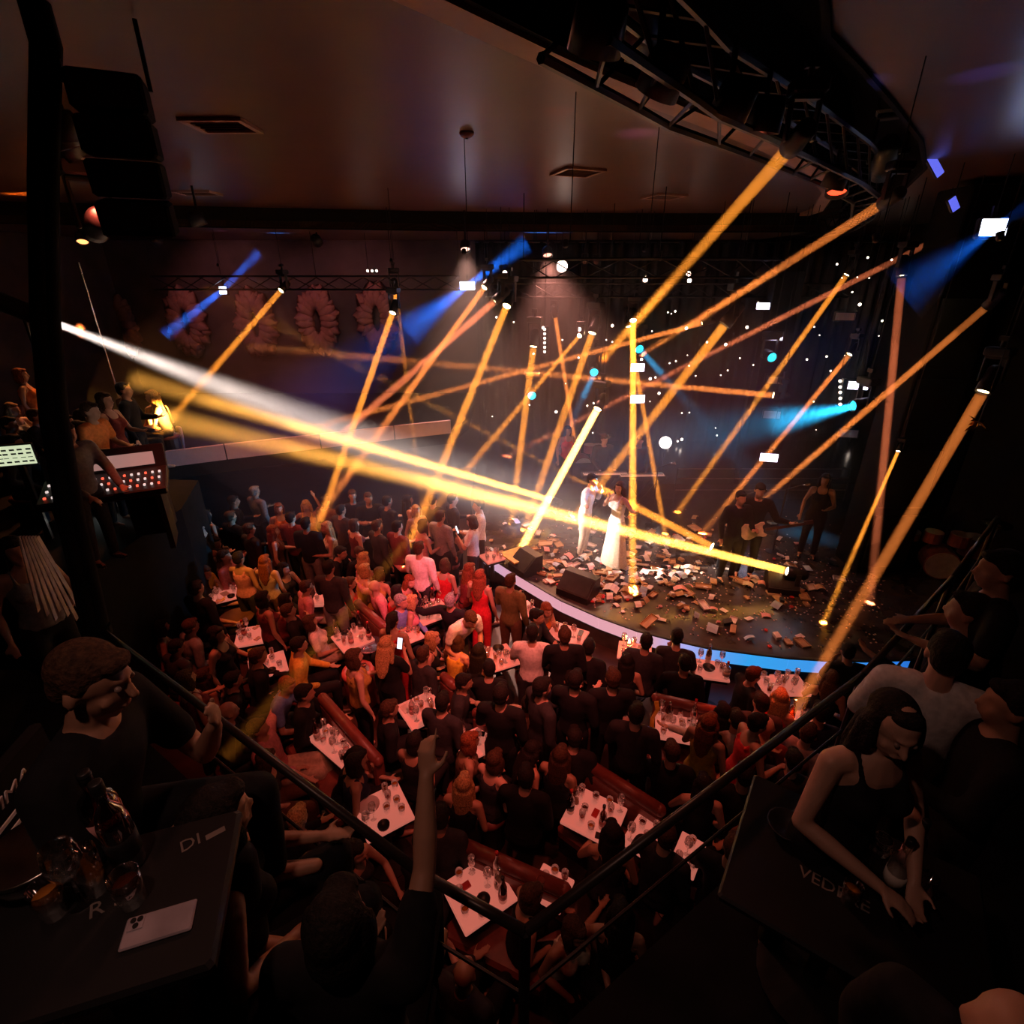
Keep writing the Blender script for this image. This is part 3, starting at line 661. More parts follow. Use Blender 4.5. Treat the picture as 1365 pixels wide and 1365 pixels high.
T = [  # pixel of the top's centre, turn, where it stands, size, items
    (200, 746, 20, 'behind the LED-edged bar post', .6, .6, 10), (168, 783, 10, 'between the bar post and the console platform', .5, .5, 8), (160, 822, 8, 'with a folded white cloth beside the glowing strip', .55, .5, 5), (152, 862, 8, 'below the glowing strip at the balcony foot', .55, .5, 5),
    (296, 792, 30, 'where the yellow-lit guests lean', .6, .6, 11), (337, 846, 18, 'ringed by dark coats left of the aisle', .6, .6, 11), (357, 886, 30, 'in front of the man in black by the beam', .6, .6, 10),
    (437, 796, 5, 'at the foot of the standing men in black', .62, .6, 12), (470, 850, 40, 'beside the pink bench back', .62, .62, 12), (576, 815, 35, 'in the pink light beside the bald man', .7, .62, 14), (548, 846, 35, 'of small plates before the red dress', .4, .4, 6),
    (656, 742, 30, 'tucked under the stage corner', .5, .5, 8), (664, 876, 25, 'behind the man in the glowing white shirt', .62, .62, 12), (698, 812, 30, 'under the curved rim beside the olive jacket', .5, .5, 8), (757, 844, -28, 'pushed against the stage front', .7, .5, 7),
    (846, 868, -15, 'with the burning candle by the rim', .6, .5, 10), (948, 892, -12, 'below the first blue stretch of the rim', .55, .5, 11), (1028, 914, 0, 'below the blue rim, narrow one', .36, .5, 7), (1054, 912, 0, 'below the blue rim, crowded one', .5, .5, 10),
    (562, 945, 35, 'behind the woman holding the lit phone', .62, .62, 13), (632, 990, 30, 'in front of the leather bench with a white menu', .5, .5, 8), (446, 992, 52, 'squeezed along the curved bench', .36, .85, 12), (511, 1080, 32, 'with the dark bowl, under the balcony rail', .62, .62, 15),
    (906, 968, -14, 'between two benches beside the yellow ribbon', .72, .6, 15), (792, 1086, -30, 'before the two long-haired women', .68, .6, 15), (638, 1188, 33, 'under the balustrade corner', .66, .6, 15), (857, 1113, -40, 'half hidden beside the dark aisle', .34, .5, 6),
    (917, 1138, -35, 'with the red-lit napkin, deepest in the shade', .3, .5, 4), (1068, 962, -10, 'with food beside the woman in red light', .6, .5, 8), (735, 1182, -30, 'behind the low bench end', .4, .4, 6),
]
for px, py, rz, wh, w, d, n in T: table(px, py, rz, wh, round(w*.78, 2), round(d*.78, 2), n+1)
# benches: leather back with a rolled top, seat and plinth
def bench(p0, p1, side, where, h=.92, z=None):
    a = PZ(*p0, h); b = PZ(*p1, h); a.z = b.z = 0; L = (b-a).length; d = (b-a)/L
    e = empty('bench', (a.x, a.y, 0), math.atan2(d.y, d.x), 'oxblood leather bench ' + where, 'bench', 'leather benches in the hall')
    n = max(1, round(L/.75))
    for i in range(n):
        x0 = L*(i+.5)/n; w = L/n-.012
        MB().box((x0, 0, h/2-.04+.06), (w, .13, h-.2), bev=.02).build('back_cushion', M['seat'], e)
        MB().box((x0, side*.31, .40), (w, .48, .14), bev=.03).build('seat_cushion', M['seat'], e)
    MB().cap((.03, 0, h-.045), .065, (L-.03, 0, h-.045), .065).build('rolled_top', M['seat'], e, True)
    MB().box((L/2, side*.22, .17), (L, .5, .34)).build('plinth', M['black'], e)
    return e
BENCH = [((475, 800), (514, 834), 1, 'with its end glowing pink'), ((428, 925), (505, 1012), -1, 'curving beside the narrow table'), ((590, 897), (607, 912), 1, 'short, behind the woman with the phone'), ((633, 945), (700, 985), 1, 'behind the man in the beige shirt'), ((783, 1014), (884, 1078), -1, 'long, behind the dark seated crowd'), ((617, 1122), (757, 1184), -1, 'widest, beside the balustrade corner'), ((872, 926), (990, 952), -1, 'beside the yellow ribbon')]
for b_ in BENCH: bench(*b_)
# round pouf and round drinks stands
p = PZ(477, 893, .62); pf = empty('drum_stool', (p.x, p.y, 0), 0, 'tall drum-shaped red leather stool beside the aisle', 'stool')
MB().lathe([(.2, .03), (.21, .06), (.21, .56), (.2, .6), (.17, .62)], n=24).build('drum', M['seat'], pf, True); MB().lathe([(.215, .54), (.225, .58), (.215, .62), (.16, .625), (.15, .60)], n=24).build('rim', mat('pink_red_leather', (.5, .10, .09), .4), pf, True); MB().lathe([(.18, 0), (.18, .03)], n=20).build('plinth', M['black'], pf)
for k in range(3): item('tumbler', (p.x+.09*math.cos(k*2.1), p.y+.09*math.sin(k*2.1), .622), 0, 'the red drum stool')
p = PZ(486, 852, .70); rt = empty('round_stand', (p.x+.1, p.y-.12, 0), 0, 'small round metal drinks stand beside the pink bench', 'stand')
MB().lathe([(.2, .68), (.2, .70), (.19, .705)], n=24).build('tray', mat('lilac_metal', (.45, .4, .55), .25, .9), rt, True); MB().cyl((0, 0, .02), (0, 0, .68), .02).build('stem', M['truss'], rt); MB().lathe([(.16, 0), (.16, .015), (.03, .03)], n=18).build('foot', M['truss'], rt)
for k, (px, py, lab) in enumerate(((440, 818, 'round wooden drinks table between the standing men and the bench'), (315, 822, 'round wooden drinks table beside the yellow-lit guests'), (445, 825, ''))):
    if not lab: continue
    p = PZ(px, py, .6); rt = empty('round_table', (p.x, p.y, 0), 0, lab, 'table')
    MB().lathe([(.26, .57), (.27, .585), (.27, .6), (.26, .605)], n=24).build('top', M['wood'], rt, True); MB().cyl((0, 0, .02), (0, 0, .57), .025).build('stem', M['truss'], rt); MB().lathe([(.18, 0), (.18, .015), (.03, .03)], n=18).build('foot', M['truss'], rt)
# candle by the rim, yellow ribbon, glowing bar strip
p = PZ(838, 862, TT); cn = empty('candle', (p.x, p.y, TT), 0, 'burning candle in a glass on the table by the stage rim', 'candle')
MB().lathe([(.035, 0), (.04, .09), (.036, .09), (.03, .01)]).build('glass_body', M['gla'], cn, True); MB().cyl((0, 0, .005), (0, 0, .05), .026).build('wax', M['paper'], cn); MB().lathe([(.004, .05), (.016, .07), (.012, .1), (.001, .14)]).build('flame', glow('flame', (1, .45, .1), 40), cn, True)
lamp('POINT', 'candle_light', (p.x, p.y, TT+.17), None, (1, .45, .12), 5, shadow_soft_size=.03)
a = PZ(872, 935, 1.0); b = PZ(860, 1020, .12); rb = empty('ribbon', (b.x, b.y, .0), 0, 'long yellow hazard ribbon hanging down the end of a bench', 'ribbon')
pts_ = [a.lerp(b, i/8)+Vector((.03*math.sin(i*1.9), 0, 0))-Vector((b.x, b.y, 0)) for i in range(9)]
MB().strip(pts_, (.055, .01, 0), (0, -.006, 0)).build('band', mat('yellow_plastic', (.75, .42, .03), .5, var=.3, scale=12), rb)
a = PZ(183, 790, 1.15); b = PZ(172, 868, .25); ls = empty('bar_strip', (b.x, b.y, 0), 0, 'slanted blue-violet glowing strip on the end of the bar counter', 'LED strip')
MB().box((a.lerp(b, .5)-Vector((b.x, b.y, 0)))+Vector((0, .1, 0)), (.10, .12, 1.2), (.06, .12, 0)).build('post', M['black'], ls)
dd = (a-b); MB().box(a.lerp(b, .5)-Vector((b.x, b.y, 0))+Vector((0, .02, 0)), (.055, .03, dd.length), dd.to_track_quat('Z', 'Y')).build('strip', glow('violet_led', (.22, .24, .75), 1.1), ls)
# ---------------------------------------------------------------- the audience: pixel of the head, pose, clothes, hair, direction faced (0 camera, 180 away, 90 to the right of the hall)
CROWD = """
232 676 stand_f maroon black long dark 150|222 706 wave_f red black bob brown 120|236 712 clap_f red black bun dark 60|247 698 stand_m charcoal black short dark 150|192 720 lean_f black black long auburn 60|222 740 stand_f red black bob brown -80|197 738 stand_f black black pony dark 175|297 692 stand_m black charcoal short brown 160|258 752 sit_f brown black long auburn 110
278 728 sit_f black black long dark 60|290 738 lean_f orange black bob auburn 20|306 742 lounge_m pink charcoal short brown 100|279 765 lean_m yellow black short brown 80|303 762 sit_f gold black bob dark -60|340 655 stand_m grey charcoal short grey 150|372 678 stand_f orange black bob auburn 30|325 744 stand_f pink charcoal short dark 170|347 748 stand_f beige brown long auburn 175
262 828 sit_m grey black short brown 150|287 856 stand_f black black bob dark 90|215 836 sit_f pink maroon bob brown 140|242 856 sitphone_m charcoal black short dark 150|276 812 sit_f brown black long dark 120|388 690 stand_m maroon black short dark 175|412 674 wave_f yellow black long blond 10|416 697 stand_m black grey short dark 178|434 704 clap_f cream black long blond -60
455 680 stand_m charcoal black short dark 150|475 662 stand_m black black short brown 20|488 664 cross_m black black short brown 15|516 668 stand_m charcoal black short dark 150|558 678 stand_f beige charcoal bob blond 30|520 722 sit_f black black long blond 150|492 736 sit_m black charcoal short brown 60|455 736 lean_m black black short dark 100|379 758 sit_f charcoal black long dark 60
402 788 sit_m pink charcoal short brown 130|381 812 lounge_m black black short brown 120|392 800 sit_f maroon black bob dark 130|407 826 lounge_f white beige bob brown 120|399 860 sit_m yellow black short dark 120|476 772 sit_f red black bun brown 110|486 764 sit_f pink black long blond 150|508 788 sit_f yellow black bob blond 130|531 774 lean_f gold black bob brown 160
526 808 lounge_m pink charcoal none dark 130|521 818 sit_m blue black short grey 60|528 828 stand_f red red pony dark 165|547 812 sit_f pink black bob blond 100|566 733 stand_m white charcoal short brown 160|563 700 clap_f pink black bob brown 120|548 778 lean_f orange black long auburn 60|600 668 stand_m charcoal black short dark 120|580 690 stand_m grey black short brown 150|600 702 sit_f black black long dark 175
638 674 stand_m white charcoal short dark -90|635 694 phone_f white charcoal bob brown -100|575 756 lounge_m pink black short brown 140|588 752 sit_f red pink bob brown 160|607 756 sit_f maroon black long auburn 120|592 797 lounge_m black charcoal short grey 170|640 768 stand_f red red long auburn 160|683 774 stand_m olive brown short brown 150|628 838 stoop_m white charcoal short brown 40|650 856 sit_f black black long dark 150
588 862 sit_f black black bob blond 100|602 868 sit_f yellow black bob brown 160|631 872 sit_m black black short dark 170|713 844 cross_m white charcoal short dark 172|750 848 stand_m black black short brown 178|716 822 sit_m charcoal black short dark 60|727 814 lean_f orange black bob auburn 30|785 862 sit_m black black short dark 150|860 856 sit_m black charcoal short dark 160|836 880 sit_f black black long dark 175
903 850 lean_m charcoal black short dark 170|815 904 stand_m black black short brown 175|916 884 sit_m black charcoal short dark 170|950 912 lounge_m white black short dark 172|518 868 phone_f black black long blond 165|498 872 stand_f gold black bob brown 120|384 914 lean_m blue charcoal short auburn 100|329 876 sit_m black black short brown 130|304 948 sit_m black charcoal none brown 120|345 980 lounge_m pink beige short brown 110
362 1002 sit_f charcoal brown bob brown 100|428 988 lean_f black black pony dark 100|553 988 sit_f black black bob dark 150|598 936 sit_m black black short dark 160|625 905 sit_m charcoal black short dark 90|655 990 sit_f brown black bob auburn 110|645 1016 sit_f black black long blond 165|713 952 lounge_m beige charcoal short dark 160|700 1032 sit_m black black short dark 165|745 1006 sitphone_f black black long dark 120
778 942 stand_m black black short dark 160|892 1002 sit_m black black short brown 165|966 970 stand_f yellow gold long auburn 140|991 956 sit_m maroon black none brown 160|1012 968 clap_f red red bun dark 100|1036 944 sit_f red black long blond 140|1016 940 sit_m grey black short brown 120|985 896 sit_m charcoal black short dark 170|1001 906 sit_m black charcoal short brown 100|757 1106 sit_f black black long dark 165
815 1110 sit_f black black long dark 170|688 1084 sit_f black black bob brown 100|398 1090 sit_m black black short blond 150|586 1138 sit_m black black short dark 140|420 1150 sitphone_f charcoal black bob brown 120|470 1138 sit_f black black bob dark 60|620 1296 sit_m charcoal black none brown 150|733 1226 sit_f cream black bob brown 30|560 1240 sit_f black black long brown 60|640 1085 sit_m black charcoal short dark 170
1070 930 sit_m charcoal black short dark 160|1100 910 sit_f black black long brown 150|1130 868 lean_m black black short dark 175|1085 985 sit_f black black long dark 170|880 1075 sit_m charcoal black short brown 150|940 1060 sit_f black black long dark 160|985 1030 sit_m black black short dark 160|655 925 stand_m black black short dark 165|460 925 sit_m black charcoal short dark 110|350 800 stand_f maroon black bob dark 140
330 708 stand_m charcoal black short brown 140|275 690 stand_f black black long dark 150|312 668 stand_m black black short dark 130|360 708 stand_f brown black long auburn 120|430 668 stand_m black black short dark 160|530 700 stand_m black black short dark 150|545 668 stand_f black black long dark 120|505 700 stand_m charcoal black short brown 140|575 668 stand_m black black short dark 160|258 712 stand_m black black short grey 120
250 790 stand_m black black short dark 160|312 905 sit_m black black short dark 130|290 890 sit_f charcoal black long brown 150|250 905 stand_f maroon black bob brown 150|465 700 stand_f maroon black bob brown 140|440 755 stand_m charcoal grey short dark 170|495 800 sit_f red black bob dark 130|560 870 sit_m charcoal black short brown 140|470 960 sit_f black black bob dark 120|520 945 sit_m black black short brown 110
760 905 sit_m charcoal black short dark 170|805 1000 sit_m black black short dark 165|850 960 stand_m black black short dark 165|930 935 sit_f black black long dark 160|720 900 stand_m black black short dark 120|680 1000 sit_f charcoal black bob brown 140|780 1010 sit_f black black long brown 150|1050 1010 sit_m black black short dark 160|1010 1065 sit_f black black long dark 150|960 1110 sit_m black black short brown 150
""".replace('\n', '|').split('|')
hn = {'short': 'short', 'bob': 'chin-length', 'long': 'long', 'bun': 'tied-up', 'pony': 'ponytailed', 'none': 'shaven'}
def near_word(x, y):
    best = min(TABLES, key=lambda t: (t[0]-x)**2+(t[1]-y)**2); return best[2]
SPOTS = []; PEOPLE = []
for q in CROWD:
    q = q.split()
    if not q: continue
    px, py, pose, rz = int(q[0]), int(q[1]), q[2], float(q[7]); d = POSES[pose]; fem = d['fem']; sc = (.95 if fem else 1.0)*random.uniform(.97, 1.03); rz = math.radians(rz+random.uniform(-8, 8))
    hd = d['head']*sc; p = PZ(px, py, hd.z); off = Matrix.Rotation(rz, 3, 'Z') @ Vector((hd.x, hd.y, 0)); PEOPLE.append([p.x-off.x, p.y-off.y, pose, rz, sc, q])
for it in range(30):                                   # nobody stands in a neighbour or in a table
    for i, a in enumerate(PEOPLE):
        for b in PEOPLE[i+1:]:
            dx, dy = b[0]-a[0], b[1]-a[1]; L = math.hypot(dx, dy); m = .40
            if 1e-4 < L < m: k = (m-L)/2/L*.6; a[0] -= dx*k; a[1] -= dy*k; b[0] += dx*k; b[1] += dy*k
        for p0_, p1_, sd_, *_r in BENCH:
            A = PZ(*p0_, .92); B = PZ(*p1_, .92); A.z = B.z = 0; L = (B-A).length; u = (B-A)/L; nv = Vector((-u.y, u.x, 0))*sd_; v = Vector((a[0], a[1], 0))-A; t_, s_ = v.dot(u), v.dot(nv)
            if -.1 < t_ < L+.1 and -.24 < s_ < .66:
                tg = .34 if POSES[a[2]]['sit'] else (.72 if s_ > .2 else -.3); a[0] += nv.x*(tg-s_)*.6; a[1] += nv.y*(tg-s_)*.6
        for tx_, ty_, _, tw_ in TABLES:
            dx, dy = a[0]-tx_, a[1]-ty_; L = math.hypot(dx, dy); m = tw_/2+.2
            if 1e-4 < L < m: k = (m-L)/L*.6; a[0] += dx*k; a[1] += dy*k
used = {}
PW2 = ['in pale light', 'turned to the stage', 'half hidden', 'in red light', 'in the thick of the crowd']
for x, y, pose, rz, sc, q in PEOPLE:
    p = Vector((x, y, 0)); d = POSES[pose]; tc_, bc, hr, hc = q[3:7]
    w = POSEWORD[pose.split('_')[0]]; kind = 'woman' if d['fem'] else 'man'; hw = 'shaven head' if hr == 'none' else f'{hn[hr]} {hc} hair'
    base = f'{w} {kind} in {tc_}, {hw}, by the table '; lab = ' '.join((base + near_word(x, y)).split()[:16])
    for alt in ('charcoal', 'navy', 'brown', 'maroon', 'grey', 'denim'):
        if lab not in used: break
        tc_ = alt; lab = ' '.join((f'{w} {kind} in {tc_}, {hw}, by the table ' + near_word(x, y)).split()[:16])
    used[lab] = 1
    SPOTS.append((x, y, d['sit'], rz, lab))
    person(pose, p, rz, tc_, bc, hr, hc, sc, random.randrange(3), lab, 'people in the hall audience')
for x, y, pose, rz, sc, q in PEOPLE:                   # lit phones held by the guests who film
    if not pose.startswith(('phone', 'sitphone')): continue
    d = POSES[pose]; w_ = d['wrists'][1] if pose.startswith('sit') else (d['wrists'][0]+d['wrists'][1])/2; R_ = Matrix.Rotation(rz, 3, 'Z'); c_ = R_ @ ((w_+Vector((-.01, -.05, .09)))*sc)
    e = empty('mobile_phone', (x+c_.x, y+c_.y, c_.z), rz, f'lit phone held up by the guest in {q[3]} with {hn[q[5]]} {q[6]} hair', 'phone', 'lit phones in the audience'); e.rotation_euler = (PI/2-.35, 0, rz+PI)
    obj('phone_body', ITEM['phone'], M['black'], e); obj('screen', ITEM['phoneglass'], glow('lit_phone_screen', (.75, .85, 1), 1.6), e)
# low stools under seated guests who are not on a bench
st = MB().lathe([(.18, .40), (.19, .43), (.18, .46), (.02, .465)], n=16).mesh('cushion'); st.shade_smooth(); sb = MB().lathe([(.16, .0), (.165, .02), (.165, .40)], n=16).mesh('drum')
def on_bench(x, y):
    for p0, p1, side, *_ in BENCH:
        a = PZ(*p0, .92); b = PZ(*p1, .92); a.z = b.z = 0; L = (b-a).length; t = max(0, min(1, (Vector((x, y, 0))-a).dot(b-a)/L/L))
        if (a.lerp(b, t)-Vector((x, y, 0))).length < .62: return True
    return False
for x, y, sit, rz, lab in SPOTS:
    if sit and not on_bench(x, y):
        g = lab.split(', near')[0]
        e = empty('pouf', (x, y, 0), rz, ' '.join(('oxblood drum pouf under the ' + g).split()[:16]), 'pouf', 'poufs under seated guests'); obj('cushion', st, M['seat'], e); obj('drum', sb, M['black'], e)
# guests on the left balcony behind the console
BG = """27 500 stand_f orange black bob auburn 120|28 527 sit_f gold black bob brown 90|10 546 sit_f cream black long blond 80|4 566 sit_m black black short dark 90|38 556 sit_m charcoal black short brown 110|6 592 sit_m black black short dark 110|78 563 sit_m grey black short brown 100|100 556 sit_f charcoal black bob dark 110|113 548 clap_m orange black short brown 90|96 572 sit_m black black short dark 100
139 534 stand_f maroon black long brown 90|156 540 sit_m charcoal black short brown 120|189 530 lean_f orange black bob auburn 90|211 528 sit_f cream black long blond -60|165 520 stand_m black black short dark 110|125 560 sit_m black black short brown 90|60 545 sit_m black black short dark 100""".replace('\n', '|').split('|')
for q in BG:
    q = q.split(); px, py, pose = int(q[0]), int(q[1]), q[2]; d = POSES[pose]; rz = math.radians(float(q[7])); hd = d['head']
    p = PZ(px, py, BALC+hd.z); p.z = BALC
    w = POSEWORD[pose.split('_')[0]]; lab = f"{w} {'woman' if d['fem'] else 'man'} in {q[3]} with {hn[q[5]]} {q[6]} hair on the left balcony"
    for alt in ('charcoal', 'navy', 'brown', 'maroon', 'grey', 'denim'):
        if lab not in used: break
        q[3] = alt; lab = f"{w} {'woman' if d['fem'] else 'man'} in {q[3]} with {hn[q[5]]} {q[6]} hair on the left balcony"
    used[lab] = 1
    person(pose, p, rz, q[3], q[4], q[5], q[6], 1, random.randrange(3), lab, 'guests on the left balcony')
    if d['sit']:
        e = empty('pouf', (p.x, p.y, BALC), rz, ' '.join((f"drum pouf on the left balcony under the {w} {'woman' if d['fem'] else 'man'} in {q[3]}").split()[:16]), 'pouf', 'poufs on the left balcony'); obj('cushion', st, M['seat'], e); obj('drum', sb, M['black'], e)
# ---------------------------------------------------------------- trusses, moving heads, panels, beams
def truss(name, pts, label, w=.28, r=.022):
    o = empty(name, pts[0], 0, label, 'truss'); o0 = Vector(pts[0]); pts = [Vector(p)-o0 for p in pts]; n = len(pts)
    off = []
    for i in range(n):
        d = (pts[min(i+1, n-1)]-pts[max(i-1, 0)]); d.z = 0; d.normalize(); s = Vector((-d.y, d.x, 0))*w/2; off.append([s+Vector((0, 0, w/2)), -s+Vector((0, 0, w/2)), -s-Vector((0, 0, w/2)), s-Vector((0, 0, w/2))])
    for k in range(4): MB().tube([p+off[i][k] for i, p in enumerate(pts)], r, 6).build('chord', M['truss'], o)
    for i in range(n-1):
        m = max(1, int((pts[i+1]-pts[i]).length/.5)); br = MB()
        for j in range(m):
            for k in range(4):
                a = (pts[i]+off[i][k]).lerp(pts[i+1]+off[i+1][k], j/m); b = (pts[i]+off[i][(k+1) % 4]).lerp(pts[i+1]+off[i+1][(k+1) % 4], (j+1)/m); br.cyl(a, b, r*.5, None, 5)
        br.build('brace', M['truss'], o)
    for i in (0, n//2, n-1):
        zt_ = ceil_at(pts[i].x+o0.x, pts[i].y+o0.y)-o0.z; MB().cyl(pts[i]+Vector((0, 0, w/2)), Vector((pts[i].x, pts[i].y, max(zt_, w/2+.1))), .008, None, 6).build('hanger', M['truss'], o)
    return o
mid = [((a[0]+b[0])/2, (a[1]+b[1])/2, CEIL-.22) for a, b in zip(inner, outer)]
truss('ceiling_truss', mid[2:], 'curved black lighting truss in the ceiling slot', .34, .026)
truss('stage_truss', [(-.6, 12.9, 5.35), (2.0, 12.9, 5.35), (5.0, 12.9, 5.35), (7.6, 12.9, 5.35)], 'straight black truss over the rear of the stage')
truss('stage_truss', [(.2, 10.2, 5.75), (1.2, 9.7, 5.75), (2.4, 9.5, 5.75), (3.6, 9.6, 5.75), (4.6, 10.1, 5.75)], 'curved black truss hung over the middle of the stage')
truss('balcony_truss', [(-8.2, 13.2, 5.5), (-4.5, 13.2, 5.5), (-1.2, 12.9, 5.5)], 'thin black truss over the left balcony')
HEADM = {}
def _hm():
    h = MB().lathe([(.052, -.30), (.072, -.27), (.074, -.12), (.080, -.10), (.080, .0), (.070, .0), (.066, -.03), (.001, -.035)], n=20); HEADM['head'] = h.mesh('head'); fixn(HEADM['head']); HEADM['head'].shade_smooth()
    HEADM['lens'] = MB().lathe([(.064, -.028), (.06, -.020), (.03, -.012), (.001, -.010)], n=20).mesh('lens'); HEADM['lens'].shade_smooth()
    y = MB().box((-.098, 0, .10), (.022, .07, .26), bev=.006).box((.098, 0, .10), (.022, .07, .26), bev=.006).box((0, 0, .235), (.216, .08, .03), bev=.006); HEADM['yoke'] = y.mesh('yoke')
    HEADM['base'] = MB().box((0, 0, .295), (.24, .17, .09), bev=.012).mesh('base'); HEADM['clamp'] = MB().cyl((0, 0, .33), (0, 0, .42), .022).box((0, 0, .43), (.09, .05, .05)).mesh('clamp')
_hm()
def moving_head(src, aim, lens, label, group=None, mount='hang', s=1.0):
    src = Vector(src); d = (Vector(aim)-src).normalized(); piv = src-d*.15*s; yaw = math.atan2(d.x, -d.y) if abs(d.z) < .98 else 0
    e = empty('moving_head_lamp', piv, 0, label, 'stage lamp', group); e.scale = (s, s, s)
    up = Matrix.Identity(3) if mount == 'hang' else Matrix.Rotation(PI, 3, 'Y')
    R = Matrix.Rotation(yaw, 3, 'Z') @ up
    for nm in ('yoke', 'base') + (('clamp',) if mount == 'hang' else ()): o = obj(nm, HEADM[nm], M['housing'], e); o.rotation_euler = R.to_euler()
    h = obj('head', HEADM['head'], M['housing'], e); h.rotation_euler = d.to_track_quat('Z', 'Y').to_euler(); h.location = d*.15
    obj('lens', HEADM['lens'], lens, h)
    if mount == 'hang': top_ = ceil_at(piv.x, piv.y)-piv.z; MB().cyl((0, 0, .40), (0, 0, max(.5, top_/s)), .006/s, None, 6).build('hanger', M['truss'], e)
    return e
def P3(px, py, k, v): return {'Y': PY, 'z': PZ, 'd': PD}[k](px, py, v)
def beam(src, aim, r0, r1, L, col, power, dens, label, shape='DISK', fade=1.0):
    """lamp light in a tight cone and the haze it crosses; fade < 1 thins the haze along the way"""
    src = Vector(src); ax = (Vector(aim)-src).normalized(); q = ax.to_track_quat('Z', 'Y'); n = 18; root = None; ns_ = 1 if fade == 1 else 7
    for k in range(ns_):
        v = []; f = []; dk = dens*(1-(1-fade)*(k/max(1, ns_-1))**1.2)
        for u in ((k+.0004)/ns_, (k+.9996)/ns_):
            z = .03+(L-.03)*u; r = (r0+(r1-r0)*u)*1.025
            for i in range(n): t = 2*PI*i/n; v.append(q @ Vector((r*math.cos(t), r*math.sin(t), z)))
        for i in range(n): f.append((i, (i+1) % n, n+(i+1) % n, n+i))
        f += [tuple(range(n-1, -1, -1)), tuple(range(n, 2*n))]
        o = MB().add(v, f).build('haze_segment' if root else 'haze_beam', hazemat('haze_%.5f' % dk, dk), root); o['kind'] = 'stuff'
        if root is None: root = o; o.location = src; tag(o, label, 'light beam')
    sp_ = 2*math.atan(max(.0005, (r1-r0)/L))
    lamp('AREA', 'beam_light', src+ax*.012, src+ax, col, power, shape=shape, size=2*r0*.92, spread=sp_)
AM = (1, .30, .028); AM2 = (1, .25, .045); DIMRED = (1, .22, .08)
TEAL = (.02, .45, .9)
